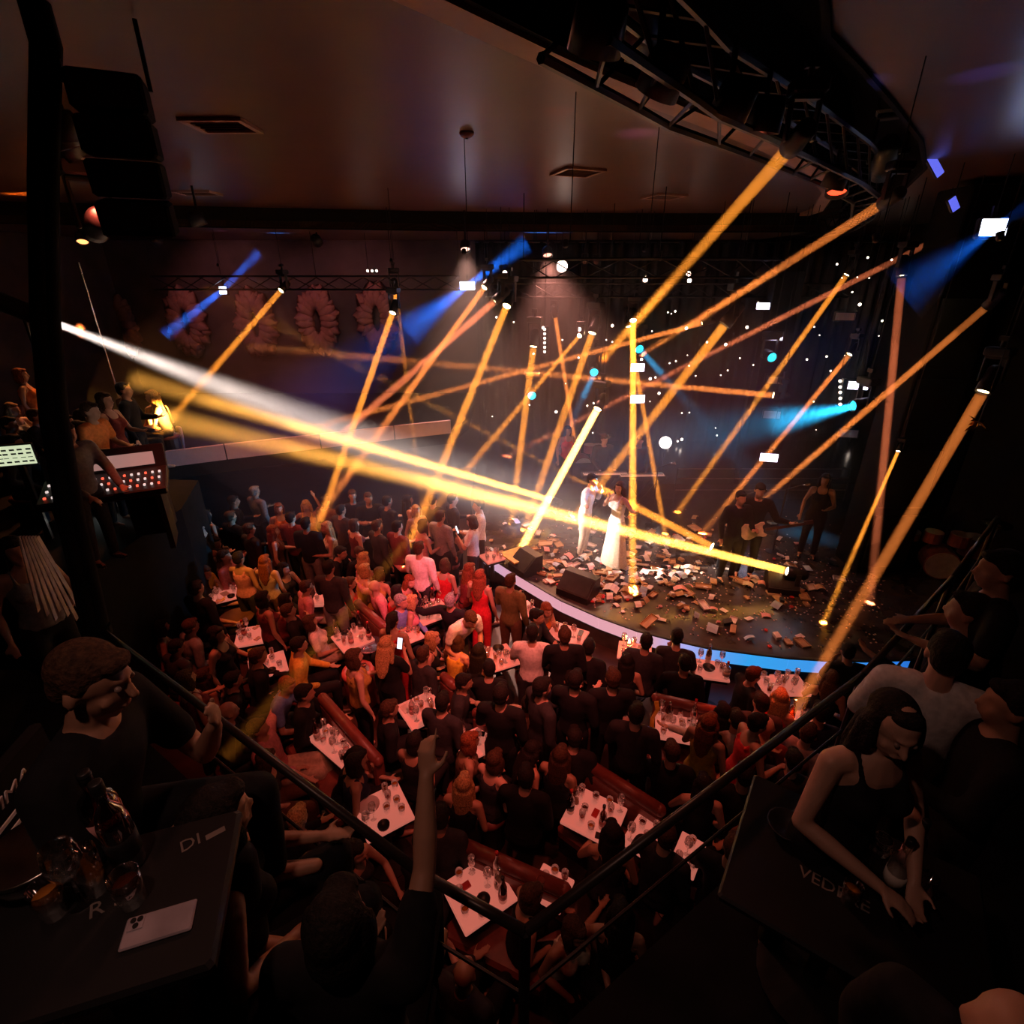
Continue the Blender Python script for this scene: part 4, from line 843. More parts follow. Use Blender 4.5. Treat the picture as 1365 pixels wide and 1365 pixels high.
# source pixel, placed at, aim pixel, placed at, r0, r1, length factor, colour, power, density, mount, where
BEAMS = [
    ((1053, 197), ('z', 6.42), (852, 424), ('d', 9.5), .056, .13, 1.0, AM, 4.2, .09, 'hang', 'midway along the curved ceiling truss'),
    ((1177, 271), ('z', 6.30), (905, 442), ('d', 12.0), .056, .12, 1.0, AM2, 4.0, .08, 'hang', 'on the ceiling truss beside the slot edge'),
    ((1237, 325), ('d', 8.6), (760, 566), ('d', 13.5), .055, .12, 1.0, DIMRED, 4.0, .05, 'hang', 'at the blue-lit end of the ceiling truss'),
    ((1128, 367), ('d', 10.5), (905, 680), ('z', .6), .060, .12, 1.0, AM, 6, .10, 'hang', 'high over the side of the stage'),
    ((1202, 368), ('d', 7.9), (1160, 800), ('z', .6), .060, .10, 1.0, DIMRED, 3.2, .07, 'hang', 'in the blue-lit yoke pointing straight down'),
    ((1315, 409), ('d', 7.2), (1030, 655), ('d', 12.0), .056, .10, 1.0, AM2, 4.5, .06, 'side', 'on the dark side wall'),
    ((1207, 509), ('d', 8.9), (895, 692), ('d', 11.5), .075, .12, 1.0, AM, 6.0, .08, 'side', 'on the face of the side tower'),
    ((1310, 523), ('d', 5.6), (1058, 950), ('z', .9), .060, .095, 1.0, AM2, 5.0, .10, 'side', 'beside the gold tinsel at the dark side wall'),
    ((1197, 602), ('d', 8.8), (1098, 829), ('z', .56), .030, .075, 1.0, AM, 4.5, .10, 'side', 'low on the side tower'),
    ((1132, 473), ('Y', 11.0), (965, 676), ('d', 11.2), .055, .10, 1.0, AM2, 5.0, .09, 'side', 'on the plaster beside the laser row'),
    ((966, 433), ('d', 10.2), (765, 690), ('z', .6), .100, .14, 1.0, AM, 10, .10, 'hang', 'on the middle truss with the blue barn door'),
    ((1030, 527), ('Y', 11.5), (440, 472), ('d', 12.8), .070, .16, 1.0, AM2, 7, .07, 'side', 'facing across the stage'),
    ((844, 428), ('d', 11.6), (843, 793), ('z', .56), .070, .11, 1.0, AM, 17, .10, 'hang', 'pointing straight down behind the singers'),
    ((838, 436), ('d', 12.0), (886, 708), ('z', .6), .055, .09, 1.0, AM, 5, .09, 'hang', 'beside the straight-down lamp'),
    ((935, 431), ('d', 10.6), (430, 566), ('d', 12.5), .055, .13, 1.0, AM2, 5.5, .07, 'hang', 'at the end of the middle truss'),
    ((789, 445), ('Y', 12.6), (700, 702), ('z', .6), .090, .12, 1.0, AM, 9, .10, 'hang', 'over the drums'),
    ((740, 422), ('Y', 12.9), (768, 600), ('z', 1.2), .055, .09, 1.0, AM2, 5, .09, 'hang', 'with the slimmest beam on the rear truss'),
    ((711, 463), ('Y', 12.4), (682, 694), ('z', .6), .085, .10, 1.0, AM, 9, .10, 'hang', 'beside the row of laser dots'),
    ((675, 409), ('Y', 12.0), (535, 753), ('z', 1.0), .085, .14, 1.0, AM, 9, .10, 'hang', 'added for the haze by the rear truss'),
    ((659, 402), ('Y', 12.0), (440, 592), ('d', 11.5), .080, .14, 1.0, DIMRED, 8, .08, 'hang', 'paired beside the blue strobe'),
    ((645, 384), ('Y', 12.2), (415, 702), ('z', 1.4), .065, .14, 1.0, AM2, 8, .08, 'hang', 'just under the blue strobe'),
    ((527, 388), ('Y', 12.4), (563, 690), ('z', 1.3), .062, .08, 1.0, AM, 7, .09, 'hang', 'steep one on the balcony truss'),
    ((523, 418), ('Y', 12.0), (427, 694), ('z', 1.4), .070, .11, 1.0, AM, 8, .09, 'hang', 'slanting one on the balcony truss'),
    ((374, 388), ('Y', 12.2), (196, 596), ('d', 9.6), .060, .12, 1.0, AM, 6.5, .10, 'hang', 'in a ring bracket before the rose wreaths'),
    ((796, 546), ('Y', 11.4), (690, 740), ('z', .56), .085, .125, 1.0, (1, .45, .09), 60, .11, 'side', 'brightest, in the middle of the stage'),
    ((1048, 761), ('z', .95), (470, 618), ('d', 9.6), .075, .25, 1.0, (1, .42, .06), 40, .10, 'floor', 'standing on the stage floor at the open side'),
    ((732, 666), ('z', .95), (300, 540), ('d', 8.6), .075, .22, 1.2, (1, .42, .06), 33, .10, 'floor', 'standing on the stage floor behind the papers'),
    ((948, 728), ('z', .95), (505, 498), ('d', 9.4), .075, .20, 1.25, AM, 12, .07, 'floor', 'standing on the stage floor beside the guitarist'),
    ((772, 448), ('Y', 12.4), (300, 1010), ('d', 5.0), .05, .13, 1.0, AM, 3.5, .05, 'hang', 'aimed over the hall toward the balustrade'),
]
for s_, sk, a_, ak, r0, r1, lf, col, pw, dn, mt, wh in BEAMS:
    src = P3(*s_, *sk); aim = P3(*a_, *ak); L = (aim-src).length*lf
    pw *= 3.6; dn /= 3.6
    moving_head(src, aim, M['lamp_amber'], 'black moving-head lamp with lit amber lens, ' + wh, 'moving-head stage lamps', 'floor' if mt == 'floor' else 'hang', r0/.062)
    fd = {732: .04, 1048: .12, 948: .1, 1030: .15, 935: .15, 1053: .3, 1177: .3, 1237: .25, 659: .3, 645: .4, 772: .6, 374: .6, 966: .5}.get(s_[0], 1.0)
    r1 = r0+(r1-r0)*lf; beam(src, aim, r0, r1, L, col, pw, dn, 'amber light beam through haze from the lamp ' + wh, fade=fd)
# white follow spot from the left
src = PD(70, 429, 7.6); aim = PZ(812, 715, STAGE+.6)
fs = empty('follow_spot', src, 0, 'long black follow spot shining a white cone at the singers', 'stage lamp'); d = (aim-src).normalized(); q = d.to_track_quat('Z', 'Y')
o = MB().lathe([(.10, -.75), (.13, -.72), (.13, -.2), (.10, -.12), (.10, 0), (.085, 0), (.08, -.03), (.001, -.04)], n=20).build('barrel', M['housing'], fs, True); o.rotation_euler = q.to_euler()
o2 = MB().lathe([(.078, -.03), (.001, -.012)], n=20).build('lens', M['lamp_white'], o)
MB().cyl((-d*.4), (-d*.4)-Vector((0, 0, src.z-BALC-.2*0)), .025).build('stand_pole', M['truss'], fs)
beam(src, aim, .055, .85, (aim-src).length*1.0, (1, .80, .70), 44, .042, 'white follow-spot cone through the haze toward the singers')
def hang_rod(e, p, y=.05):
    q = e.rotation_euler.to_matrix().inverted(); a = q @ Vector((0, 0, .02)); b = q @ Vector((0, 0, ceil_at(p.x, p.y+y)+(.9 if 5 < p.x < 7.6 and p.y > 8 else 0)-p.z)); o_ = Vector((0, y, 0)); MB().cyl(a+o_, b+o_, .006, None, 6).build('hanger', M['truss'], e)
# lit white strobe panels and unlit ones
def panel(px, py, dpt, w, h, lit, label, tilt=0, yaw=0):
    p = PD(px, py, dpt); e = empty('strobe_panel', p, yaw, label, 'light panel', 'flat strobe panels around the stage'); e.rotation_euler = (tilt, 0, yaw)
    MB().box((0, .04, 0), (w+.04, .07, h+.04), bev=.01).build('housing', M['housing'], e); MB().box((0, .0, 0), (w, .014, h)).build('face', M['led'] if lit else M['led_dim'], e)
    b = MB().box((0, .09, h/2+.06), (w+.1, .02, .02)).box((-(w/2+.045), .09, h/4), (.02, .02, h/2+.12)).box((w/2+.045, .09, h/4), (.02, .02, h/2+.12)); b.build('bracket', M['truss'], e); hang_rod(e, p, .09)
for px, py, dp, w, h, lit, lab in ((850, 490, 12.6, .33, .18, 1, 'lit white strobe panel, upper of the pair behind the straight-down beam'), (850, 532, 12.6, .34, .18, 1, 'lit white strobe panel, lower of the pair behind the straight-down beam'), (1021, 408, 11.6, .38, .13, 1, 'lit violet-white strobe panel, top of the black side column'), (1031, 448, 11.6, .38, .17, 1, 'lit violet-white strobe panel just above the teal lamp on the black column'), (1144, 514, 10.6, .36, .15, 1, 'lit white strobe panel above the teal lamp by the laser row'), (1025, 610, 11.6, .36, .17, 1, 'lit white strobe panel lowest on the stage side'),
    (1127, 422, 10.6, .36, .14, 0, 'unlit pale strobe panel high beside the plaster wall'), (1034, 507, 11.7, .33, .15, 0, 'unlit pale strobe panel under the teal lamp on the black column'), (1029, 553, 11.7, .34, .16, 0, 'unlit pale strobe panel behind the blue fan of light'), (1131, 578, 10.8, .34, .15, 0, 'unlit pale strobe panel lowest beside the plaster wall')):
    panel(px, py, dp, w, h, lit, lab, -.1, .12 if px < 900 else -.25)
cb = empty('lamp_column', (PD(1035, 480, 11.9).x, PD(1035, 480, 11.9).y+.1, STAGE), 0, 'square black column carrying strobe panels at the stage side', 'column')
MB().box((0, .15, 2.6), (.62, .3, 5.2), bev=.015).build('shaft', M['blackm'], cb); MB().box((0, .15, .03), (.8, .5, .06)).build('foot', M['black'], cb)
# blue strobes with blue light through the haze
def strobe(px, py, dpt, w, h, label, aims, pw):
    p = PD(px, py, dpt); e = empty('blue_strobe', p, 0, label, 'light panel', 'blue strobes'); e.rotation_euler = (-.15, 0, -.2 if px > 1000 else .1)
    MB().box((0, .05, 0), (w+.05, .09, h+.05), bev=.015).build('housing', M['housing'], e); MB().box((0, .0, 0), (w, .015, h), bev=.005).build('face', glow('strobe_face', (.75, .80, 1), 9), e)
    MB().box((0, .06, h/2+.09), (.05, .04, .12)).build('bracket', M['truss'], e); hang_rod(e, p, .06)
    for (ax, ay, ad, r1, k) in aims:
        a = PD(ax, ay, ad); beam(p+(a-p).normalized()*.05, a, h*.42, r1, (a-p).length, (.01, .16, 1), pw*k, .12, 'blue light beam in the haze beside the ' + label.split(',')[0])
strobe(297, 387, 12.4, .16, .16, 'small blue strobe, before the rose wreaths', ((222, 446, 12.2, .2, 1), (344, 338, 12.2, .17, .6)), 16)
strobe(623, 381, 12.2, .34, .18, 'wide blue strobe, at the end of the balcony truss', ((545, 440, 12.0, .5, 1.6), (700, 326, 12.0, .3, 1.2)), 26)
strobe(1325, 303, 6.2, .27, .18, 'large white-faced blue strobe, high on the dark side wall', ((1205, 385, 6.8, .45, 1.4), (1420, 250, 6.4, .3, 1)), 24)
# teal washes
for px, py, dp, ax, ay, r1, pw, lab in ((853, 466, 12.2, 880, 496, .14, 4, 'above the upper strobe panel'), (792, 497, 12.4, 778, 528, .14, 4, 'beside the drum riser'), (709, 528, 12.3, 707, 535, .1, .5, 'below the laser row'), (1030, 477, 11.4, 1032, 482, .1, .5, 'on the black column'), (1136, 541, 10.4, 1035, 562, .42, 26, 'throwing a cyan fan beside the lasers')):
    p = PD(px, py, dp); a = PD(ax, ay, dp-.15); moving_head(p, p.lerp(a, .5)+Vector((0, -1.2, -.1)) if pw < 10 else a, M['lamp_teal'], 'black moving-head lamp with teal ringed lens, ' + lab, 'teal stage lamps', 'hang', 1.5)
    if pw > 1: beam(p+Vector((0, -.05, 0)), a, .07, r1, (a-p).length*1.05, TEAL, pw, .16, 'teal light in the haze from the lamp ' + lab)
# laser rows
def lasers(name, pts, aims, label, pw):
    p0 = pts[0]; e = empty(name, p0, 0, label, 'laser bar'); ln = (pts[-1]-p0)
    MB().box(ln*.5+Vector((.05, .05, 0)), (.07, .09, abs(ln.z)+.12)).build('bar', M['housing'], e); hang_rod(e, p0, .05)
    for p in pts: MB().ball(p-p0, .028, 10, 6).build('diode', M['bulb'], e, True)
    for p, a in aims: beam(p, a, .008, .014, (a-p).length, (.9, .72, .8), pw, .5, 'thin white laser line in the haze from the ' + label.split(' ', 1)[1].split(' beside')[0])
lp = [PY(726, y, 12.3) for y in (439, 445, 451, 457, 463, 469)]
lasers('laser_bar', lp, [(lp[0], PD(455, 384, 12.2)), (lp[1], PD(400, 443, 12.2)), (lp[2], PD(330, 500, 12.2)), (lp[3], PD(430, 522, 12.2)), (lp[4], PD(520, 545, 12.2))], 'upright laser bar of white dots beside the rear truss', .35)
lp = [PD(1120, y, 10.6) for y in (508, 516, 523, 531, 539)]
lasers('laser_bar', lp, [(lp[0], PD(1000, 497, 11)), (lp[1], PD(880, 560, 11.2)), (lp[2], PD(880, 592, 11.2)), (lp[3], PD(880, 640, 11.2)), (lp[4], PD(1010, 690, 11.2))], 'upright laser bar of white dots beside the cyan fan', .3)
lp = [PD(x, 361, 12.3) for x in (490, 496, 502)]
lasers('laser_bar', lp, [(lp[0], PD(545, 430, 12.2)), (lp[2], PD(560, 420, 12.2))], 'tiny laser bar of three dots over the balcony truss', .12)
# unlit and accent lamps on the trusses: round blinders, par cans
def par(px, py, dp, r, lit, label, group='round par cans above the stage'):
    p = PD(px, py, dp); d = (CAM-p).normalized(); e = empty('par_can', p, 0, label, 'stage lamp', group); q = d.to_track_quat('Z', 'Y').to_euler()
    o = MB().lathe([(r*.7, -.22), (r, -.18), (r, 0), (r*.88, 0), (r*.85, -.03), (.001, -.035)], n=18).build('can', M['housing'], e, True); o.rotation_euler = q
    MB().lathe([(r*.84, -.028), (r*.5, -.012), (.001, -.008)], n=18).build('lens', lit, o, True); MB().box((0, .05, .16), (r*1.6, .03, .02)).box((-r*.8, .05, .06), (.02, .03, .2)).box((r*.8, .05, .06), (.02, .03, .2)).build('bracket', M['truss'], e); hang_rod(e, p, .05)
dimlens = mat('dim_lens', (.42, .25, .22), .25); wl = glow('round_white_lens', (1, .72, .60), 9)
par(749, 355, 12.0, .15, wl, 'big lit round par can hung over the stage')
for px, py, r, l, lab in ((673, 364, .06, wl, 'beside the blue strobe'), (860, 372, .075, wl, 'beside the middle truss'), (780, 348, .085, dimlens, 'unlit, first of a twin pair'), (795, 349, .085, dimlens, 'unlit, second of a twin pair'), (918, 365, .06, wl, 'upper of two close together'), (919, 374, .055, wl, 'lower of two close together'), (772, 439, .055, wl, 'small, beside the drum lamp'), (880, 345, .05, dimlens, 'unlit behind the amber beam'), (940, 358, .05, dimlens, 'unlit on the middle truss')):
    par(px, py, 12.0, r, l, 'round par can over the stage, ' + lab)
gb = PY(887, 590, 12.6); g = empty('globe_lamp', gb, 0, 'glowing white globe lamp on a stand behind the singers', 'lamp'); MB().ball((0, 0, 0), .15, 20, 14).build('globe', glow('globe', (1, .84, .76), 5), g, True); MB().cyl((0, 0, -.14), (0, 0, STAGE+.4-gb.z), .015).build('pole', M['truss'], g); MB().lathe([(.16, 0), (.15, .02), (.02, .03)], (0, 0, STAGE+.4-gb.z)).build('foot', M['truss'], g)
# wash lamps: visible par cans plus their light
for i, (loc, aim, col, pw, cone, rad) in enumerate(WASH):
    w_ = ('over the aisle of the hall', 'over the pink-lit tables', 'over the benches by the balustrade', 'over the nearest tables', 'over the crowd below the balcony', 'over the curved stage front', 'over the rear of the stage', 'over the left balcony guests', 'added to brighten the rose wreaths', 'added to brighten the wall beside the stage', 'with a tight pink cone', 'with a tight orange cone', 'with a deep red cone on the benches', 'with a tight yellow cone', 'aimed at the guests under the balcony', 'added for the haze by the rear truss')[i]
    l = Vector(loc); a = Vector(aim); d = (a-l).normalized(); e = empty('wash_lamp', l-d*.06, 0, 'squat red-lensed wash lamp ' + w_, 'stage lamp', 'red wash lamps'); q = d.to_track_quat('Z', 'Y').to_euler()
    o = MB().lathe([(.08, -.2), (.11, -.16), (.12, 0), (.105, 0), (.10, -.04), (.001, -.05)], n=18).build('can', M['housing'], e, True); o.rotation_euler = q; MB().lathe([(.098, -.038), (.001, -.03)], n=18).build('lens', glow('wash_lens_%d' % i, col, 3), o)
    MB().cyl((0, 0, .05), (0, 0, ceil_at(l.x, l.y)-e.location.z-.002), .018).build('stem', M['truss'], e)
    lamp('SPOT', 'wash_light', l+d*.02, a, col, pw, spot_size=math.radians(cone), spot_blend=.7, shadow_soft_size=rad)
# coloured spots added so their pools imitate reflections in the lacquered ceiling
for px, py, col, pw, cn_, lab in ((850, 178, (.62, .16, .75), 45, 26, 'purple'), (745, 148, (1, .08, .04), 16, 16, 'red'), (1314, 98, (.10, .10, 1), 60, 24, 'blue'), (1152, 110, (.12, .16, 1), 45, 22, 'cobalt'), (620, 202, (.7, .25, .45), 10, 16, 'rose'), (295, 285, (.6, .2, .8), 20, 22, 'violet'), (524, 258, (1, .4, .05), 10, 16, 'orange')):
    t = PZ(px, py, CEIL); p = Vector((t.x+.05, t.y-.5, CEIL-1.0)) if py < 200 else Vector((t.x, t.y-.6, CEIL-1.0))
    lamp('SPOT', 'added_reflection_light', p, t, col, pw, spot_size=math.radians(cn_), spot_blend=1, shadow_soft_size=.02)
    e = empty('added_reflection_spot', p, 0, f'small added spot imitating a {lab} reflection on the ceiling', 'stage lamp'); d = (t-p).normalized()
    o = MB().lathe([(.018, -.07), (.024, -.06), (.024, -.015), (.02, -.015), (.001, -.02)], n=12).build('can', M['housing'], e, True); o.rotation_euler = d.to_track_quat('Z', 'Y').to_euler(); MB().cyl((.04, 0, -.03), (.04, 0, 1.0), .004).build('drop_rod', M['truss'], e)
# string of bulbs on the backdrop
sc_ = empty('star_curtain', (-.6, 15.5, CEIL2-.1), 0, 'curtain of hanging wires with scattered small glowing bulbs behind the band', 'string lights')
bm_ = MB().ball((0, 0, 0), 1, 8, 6).mesh('bulb'); bm_.shade_smooth()
rs = random.Random(3); bl = []
for i in range(34):
    x = -.2+i*.29; MB().cyl((x, 0, 0), (x, 0, -5.4), .0025, None, 4).build('wire', M['truss'], sc_)
for px0, px1, py0, py1, n in ((645, 900, 420, 640, 42), (890, 1110, 400, 700, 62), (1100, 1200, 330, 640, 18), (1130, 1330, 270, 400, 5)):
    for i in range(n):
        px, py = rs.uniform(px0, px1), rs.uniform(py0, py1); p = PY(px, py, 15.45)
        if p.z < STAGE+.5 or p.x > 10.4: continue
        o = obj('bulb', bm_, M['bulb'], sc_); r = rs.choice([.014, .018, .02, .026, .04]); o.scale = (r, r, r); o.location = p-Vector((-.6, 15.5, CEIL2-.1))
# room haze: a thin bank over stage and hall
hz = None
for k, (rx, ry, rz_) in enumerate(((6.0, 3.8, 2.5), (7.8, 4.5, 3.0), (9.3, 4.95, 3.3))):
    o = MB().ball((0, 0, 0), (rx, ry, rz_), 40, 20).build('haze_layer' if hz else 'haze_bank', hazemat('haze_bank', .0120), hz); o['kind'] = 'stuff'
    if hz is None: hz = o; o.location = (1.0, 11.1, 3.2); tag(o, 'thin stage haze hanging over the stage and its front rows', 'haze')
# ---------------------------------------------------------------- performers, instruments, litter on the stage
def at_stage(pose, px, py, rz, *a, z=STAGE, **k):
    d = POSES[pose]; hd = d['head']; p = PZ(px, py, z+hd.z); rz = math.radians(rz); off = Matrix.Rotation(rz, 3, 'Z') @ Vector((hd.x, hd.y, 0)); return person(pose, (p.x-off.x, p.y-off.y, z), rz, *a, **k)
at_stage('sing_f', 826, 648, -60, 'white', 'beige', 'long', 'brown', .98, 0, 'singer in a pale long gown at the middle of the stage', shoes=True)
at_stage('dance_m', 790, 640, 60, 'white', 'beige', 'short', 'dark', 1.0, 0, 'performer in white shirt and pale trousers with an arm flung out', shoes=True)
g1 = at_stage('guitar_m', 1012, 660, -15, 'black', 'black', 'short', 'dark', 1.05, 1, 'guitarist in black holding a pale electric guitar', shoes=True)
at_stage('stand_m', 988, 664, 10, 'black', 'black', 'short', 'dark', 1.0, 1, 'man in black standing behind the guitarist', shoes=True)
at_stage('keys_m', 806, 586, 10, 'charcoal', 'black', 'short', 'brown', 1.0, 0, 'keyboard player in a dark shirt behind his stand', shoes=True)
at_stage('keys_m', 853, 588, -10, 'charcoal', 'black', 'short', 'dark', 1.0, 1, 'second keyboard player beside the straight-down beam', shoes=True)
at_stage('stand_f', 757, 574, 20, 'red', 'black', 'bob', 'dark', 1.0, 1, 'backing singer in red at the back of the stage', shoes=True)
at_stage('stand_f', 1100, 640, -30, 'black', 'black', 'long', 'dark', 1.0, 1, 'backing singer in black in the shade of the stage side', shoes=True)
# guitar
gp = POSES['guitar_m']; gt = empty('electric_guitar', g1.location, g1.rotation_euler.z, 'pale electric guitar with a light neck held by the guitarist', 'guitar'); gt.location.z += 1.04
prof_ = [(-.24, .0), (-.235, .07), (-.20, .125), (-.14, .15), (-.08, .135), (-.03, .11), (.02, .105), (.06, .12), (.11, .14), (.16, .135), (.17, .11), (.13, .085), (.12, .05), (.13, .0), (.12, -.045), (.14, -.075), (.17, -.10), (.15, -.125), (.10, -.125), (.05, -.105), (.0, -.10), (-.06, -.125), (-.13, -.15), (-.19, -.13), (-.23, -.075)]
bodyv = MB().prism(prof_, -.02, .02)
RG = Matrix.Rotation(math.radians(-18), 3, 'Y') @ Matrix.Rotation(PI/2, 3, 'X')
def gv(m): m.v = [tuple(RG @ Vector(v)+Vector((.0, -.27, .02))) for v in m.v]; return m
gv(bodyv).build('body', mat('cream_lacquer', (.8, .66, .5), .25), gt); gv(MB().box((.46, 0, .02), (.6, .045, .02))).build('neck', M['wood'], gt); gv(MB().box((.82, .01, .02), (.14, .07, .016))).build('headstock', M['wood'], gt); gv(MB().box((.02, 0, .026), (.05, .07, .01))).build('pickup', M['black'], gt)
# keyboards
for px, py, lab in ((806, 632, 'long keyboard on a stand before the keyboard player'), (855, 634, 'keyboard on a stand beside the straight-down beam')):
    p = PZ(px, py, STAGE+1.0); k = empty('keyboard', (p.x, p.y, STAGE), .05, lab, 'keyboard'); MB().box((0, 0, .98), (1.05, .3, .09), bev=.012).build('case', M['black'], k)
    MB().box((0, -.06, 1.028), (.98, .14, .012)).build('white_keys', M['white'], k); bkm = MB()
    for i in range(24): bkm.box((-.46+i*.04, -.03, 1.038), (.016, .085, .014))
    bkm.build('black_keys', M['black'], k)
    for s in (-1, 1): MB().cyl((-.35, s*.15, 0), (.35, s*.15, .93), .018).build('stand_leg', M['truss'], k); MB().cyl((.35, s*.15, 0), (-.35, s*.15, .93), .018).build('stand_leg', M['truss'], k)
# drum kits
def drums(px, py, z, label, rz=0):
    p = PZ(px, py, z); k = empty('drum_kit', (p.x, p.y, z), rz, label, 'drum kit'); sh = mat('red_sparkle_shell', (.4, .12, .12), .3)
    MB().cyl((0, -.2, .28), (0, .2, .28), .28, None, 22).build('bass_drum', sh, k); MB().cyl((0, -.205, .28), (0, -.2, .28), .26, None, 22).build('drum_head', M['paper'], k)
    for x, y, zz, r, h in ((-.2, .05, .62, .15, .2), (.2, .05, .62, .16, .22), (.5, .25, .4, .2, .35), (-.5, .25, .55, .18, .14)): o = MB().cyl((x, y, zz), (x, y, zz+h), r, None, 18).build('drum', sh, k); MB().cyl((x, y, zz+h), (x, y, zz+h+.006), r*.98, None, 18).build('skin', M['paper'], o); MB().cyl((x, y, 0), (x, y, zz), .012).build('stand', M['chrome'], k)
    for x, y, zz, r in ((-.6, .0, 1.1, .2), (.6, .0, 1.15, .22), (.75, .3, 1.0, .2)): MB().lathe([(r, 0), (.05, .02), (.03, .035), (.001, .036)], (x, y, zz), 20).build('cymbal', mat('brass', (.7, .45, .18), .25, 1), k, True); MB().cyl((x, y, 0), (x, y, zz), .011).build('cymbal_stand', M['chrome'], k)
drums(775, 632, STAGE+.0, 'pink-lit drum kit behind the dancer', .1)
drums(1245, 765, STAGE, 'drum kit in the dark at the far stage side', -.4)
# microphone stands, monitor wedges, flight case
def mic(px, py, label):
    p = PZ(px, py, STAGE); k = empty('microphone_stand', (p.x, p.y, STAGE), 0, label, 'microphone stand'); MB().lathe([(.14, 0), (.14, .012), (.02, .03)], n=16).build('base', M['truss'], k); MB().cyl((0, 0, .02), (0, 0, 1.35), .012).build('pole', M['truss'], k); MB().cyl((0, 0, 1.35), (.2, -.15, 1.5), .009).build('boom', M['truss'], k); MB().cyl((.2, -.15, 1.5), (.27, -.2, 1.52), .016, .024).ball((.28, -.21, 1.525), .028).build('microphone', M['chrome'], k, True)
mic(975, 745, 'microphone stand beside the guitarist'); mic(868, 700, 'microphone stand behind the singer'); mic(1030, 735, 'microphone stand at the guitarist\'s other side')
def wedge(px, py, rz, w, label):
    p = PZ(px, py, STAGE); k = empty('monitor_wedge', (p.x, p.y, STAGE), rz, label, 'speaker'); pr = [(-.22, 0), (.22, 0), (.22, .12), (-.06, .36), (-.22, .36)]
    MB().add([(x, a, b) for x in (-w/2, w/2) for a, b in pr], [(0, 1, 2, 3, 4), (9, 8, 7, 6, 5)]+[(i, 5+i, 5+(i+1) % 5, (i+1) % 5) for i in range(5)]).build('cabinet', M['black'], k)
    n = Vector((0, .24, .28)).normalized(); c = Vector((0, .08, .24)); MB().box(c+n*.004, (w*.9, .32, .012), n.to_track_quat('Z', 'X').to_matrix() @ Matrix.Rotation(PI/2, 3, 'Z')).build('grille', M['truss'], k)
wedge(770, 792, 2.5, .62, 'large black monitor wedge among the papers at the stage front'); wedge(1040, 785, 2.9, .5, 'black monitor wedge near the floor-standing lamp'); wedge(700, 760, 2.2, .5, 'black monitor wedge in the amber pool at the stage corner')
ts = PZ(690, 752, STAGE); tb = empty('prop_table', (ts.x, ts.y, STAGE), .6, 'low yellow-lit prop table at the stage corner', 'table'); MB().box((0, 0, .2), (.5, .5, .03)).build('top', mat('mustard_board', (.6, .42, .08), .5), tb)
for x in (-.2, .2):
    for y in (-.2, .2): MB().cyl((x, y, 0), (x, y, .19), .015).build('leg', M['truss'], tb)
# litter: papers, cartons, blossoms
rs = random.Random(11)
def inside(x, y):
    if y > 11.6 or x > 8.5: return False
    for a, b in zip(RIM[:-1], RIM[1:]):
        if a.x <= x <= b.x: return y > a.y+(b.y-a.y)*(x-a.x)/(b.x-a.x)+.18
    return x > 5.75 and y > 7.0
def sheet(w, d, bend):
    v = []; f = []
    for j in range(2):
        for i in range(5): x = -w/2+w*i/4; z = .004+bend*math.sin(i/4*PI)+j*.003; v += [(x, -d/2, z), (x, d/2, z+bend*.3)]
    for i in range(4): a = 2*i; f += [(a+1, a, a+2, a+3)]; a += 10; f += [(a, a+1, a+3, a+2)]; b = 2*i; f += [(b, 10+b, 12+b, b+2), (b+1, b+3, 13+b, 11+b)]
    f += [(0, 1, 11, 10), (8, 18, 19, 9)]; return MB().add(v, f).mesh('paper_sheet')
SH = [sheet(.22, .16, .0), sheet(.2, .15, .04), sheet(.28, .2, .06), sheet(.16, .12, .02)]; CT = [MB().box((0, 0, .015), (.2, .14, .03), bev=.003).mesh('carton'), MB().box((0, 0, .03), (.15, .11, .06), bev=.003).mesh('carton'), MB().box((0, 0, .012), (.26, .17, .024), bev=.003).mesh('carton')]
TR = []
for w, d in ((.24, .17), (.3, .2)):
    m = MB().box((0, 0, .004), (w, d, .008)); 
    for a, b, c, e in ((0, d/2, w, .008), (0, -d/2, w, .008), (w/2, 0, .008, d), (-w/2, 0, .008, d)): m.box((a, b, .015), (c, e, .03))
    TR.append(m.mesh('tray'))
fl = MB()
for k in range(6): a = k*PI/3; fl.ball((.022*math.cos(a), .022*math.sin(a), .018), (.018, .018, .014), 6, 4)
fl.ball((0, 0, .024), .014, 6, 4); FLW = fl.mesh('blossom')
cnt = {}
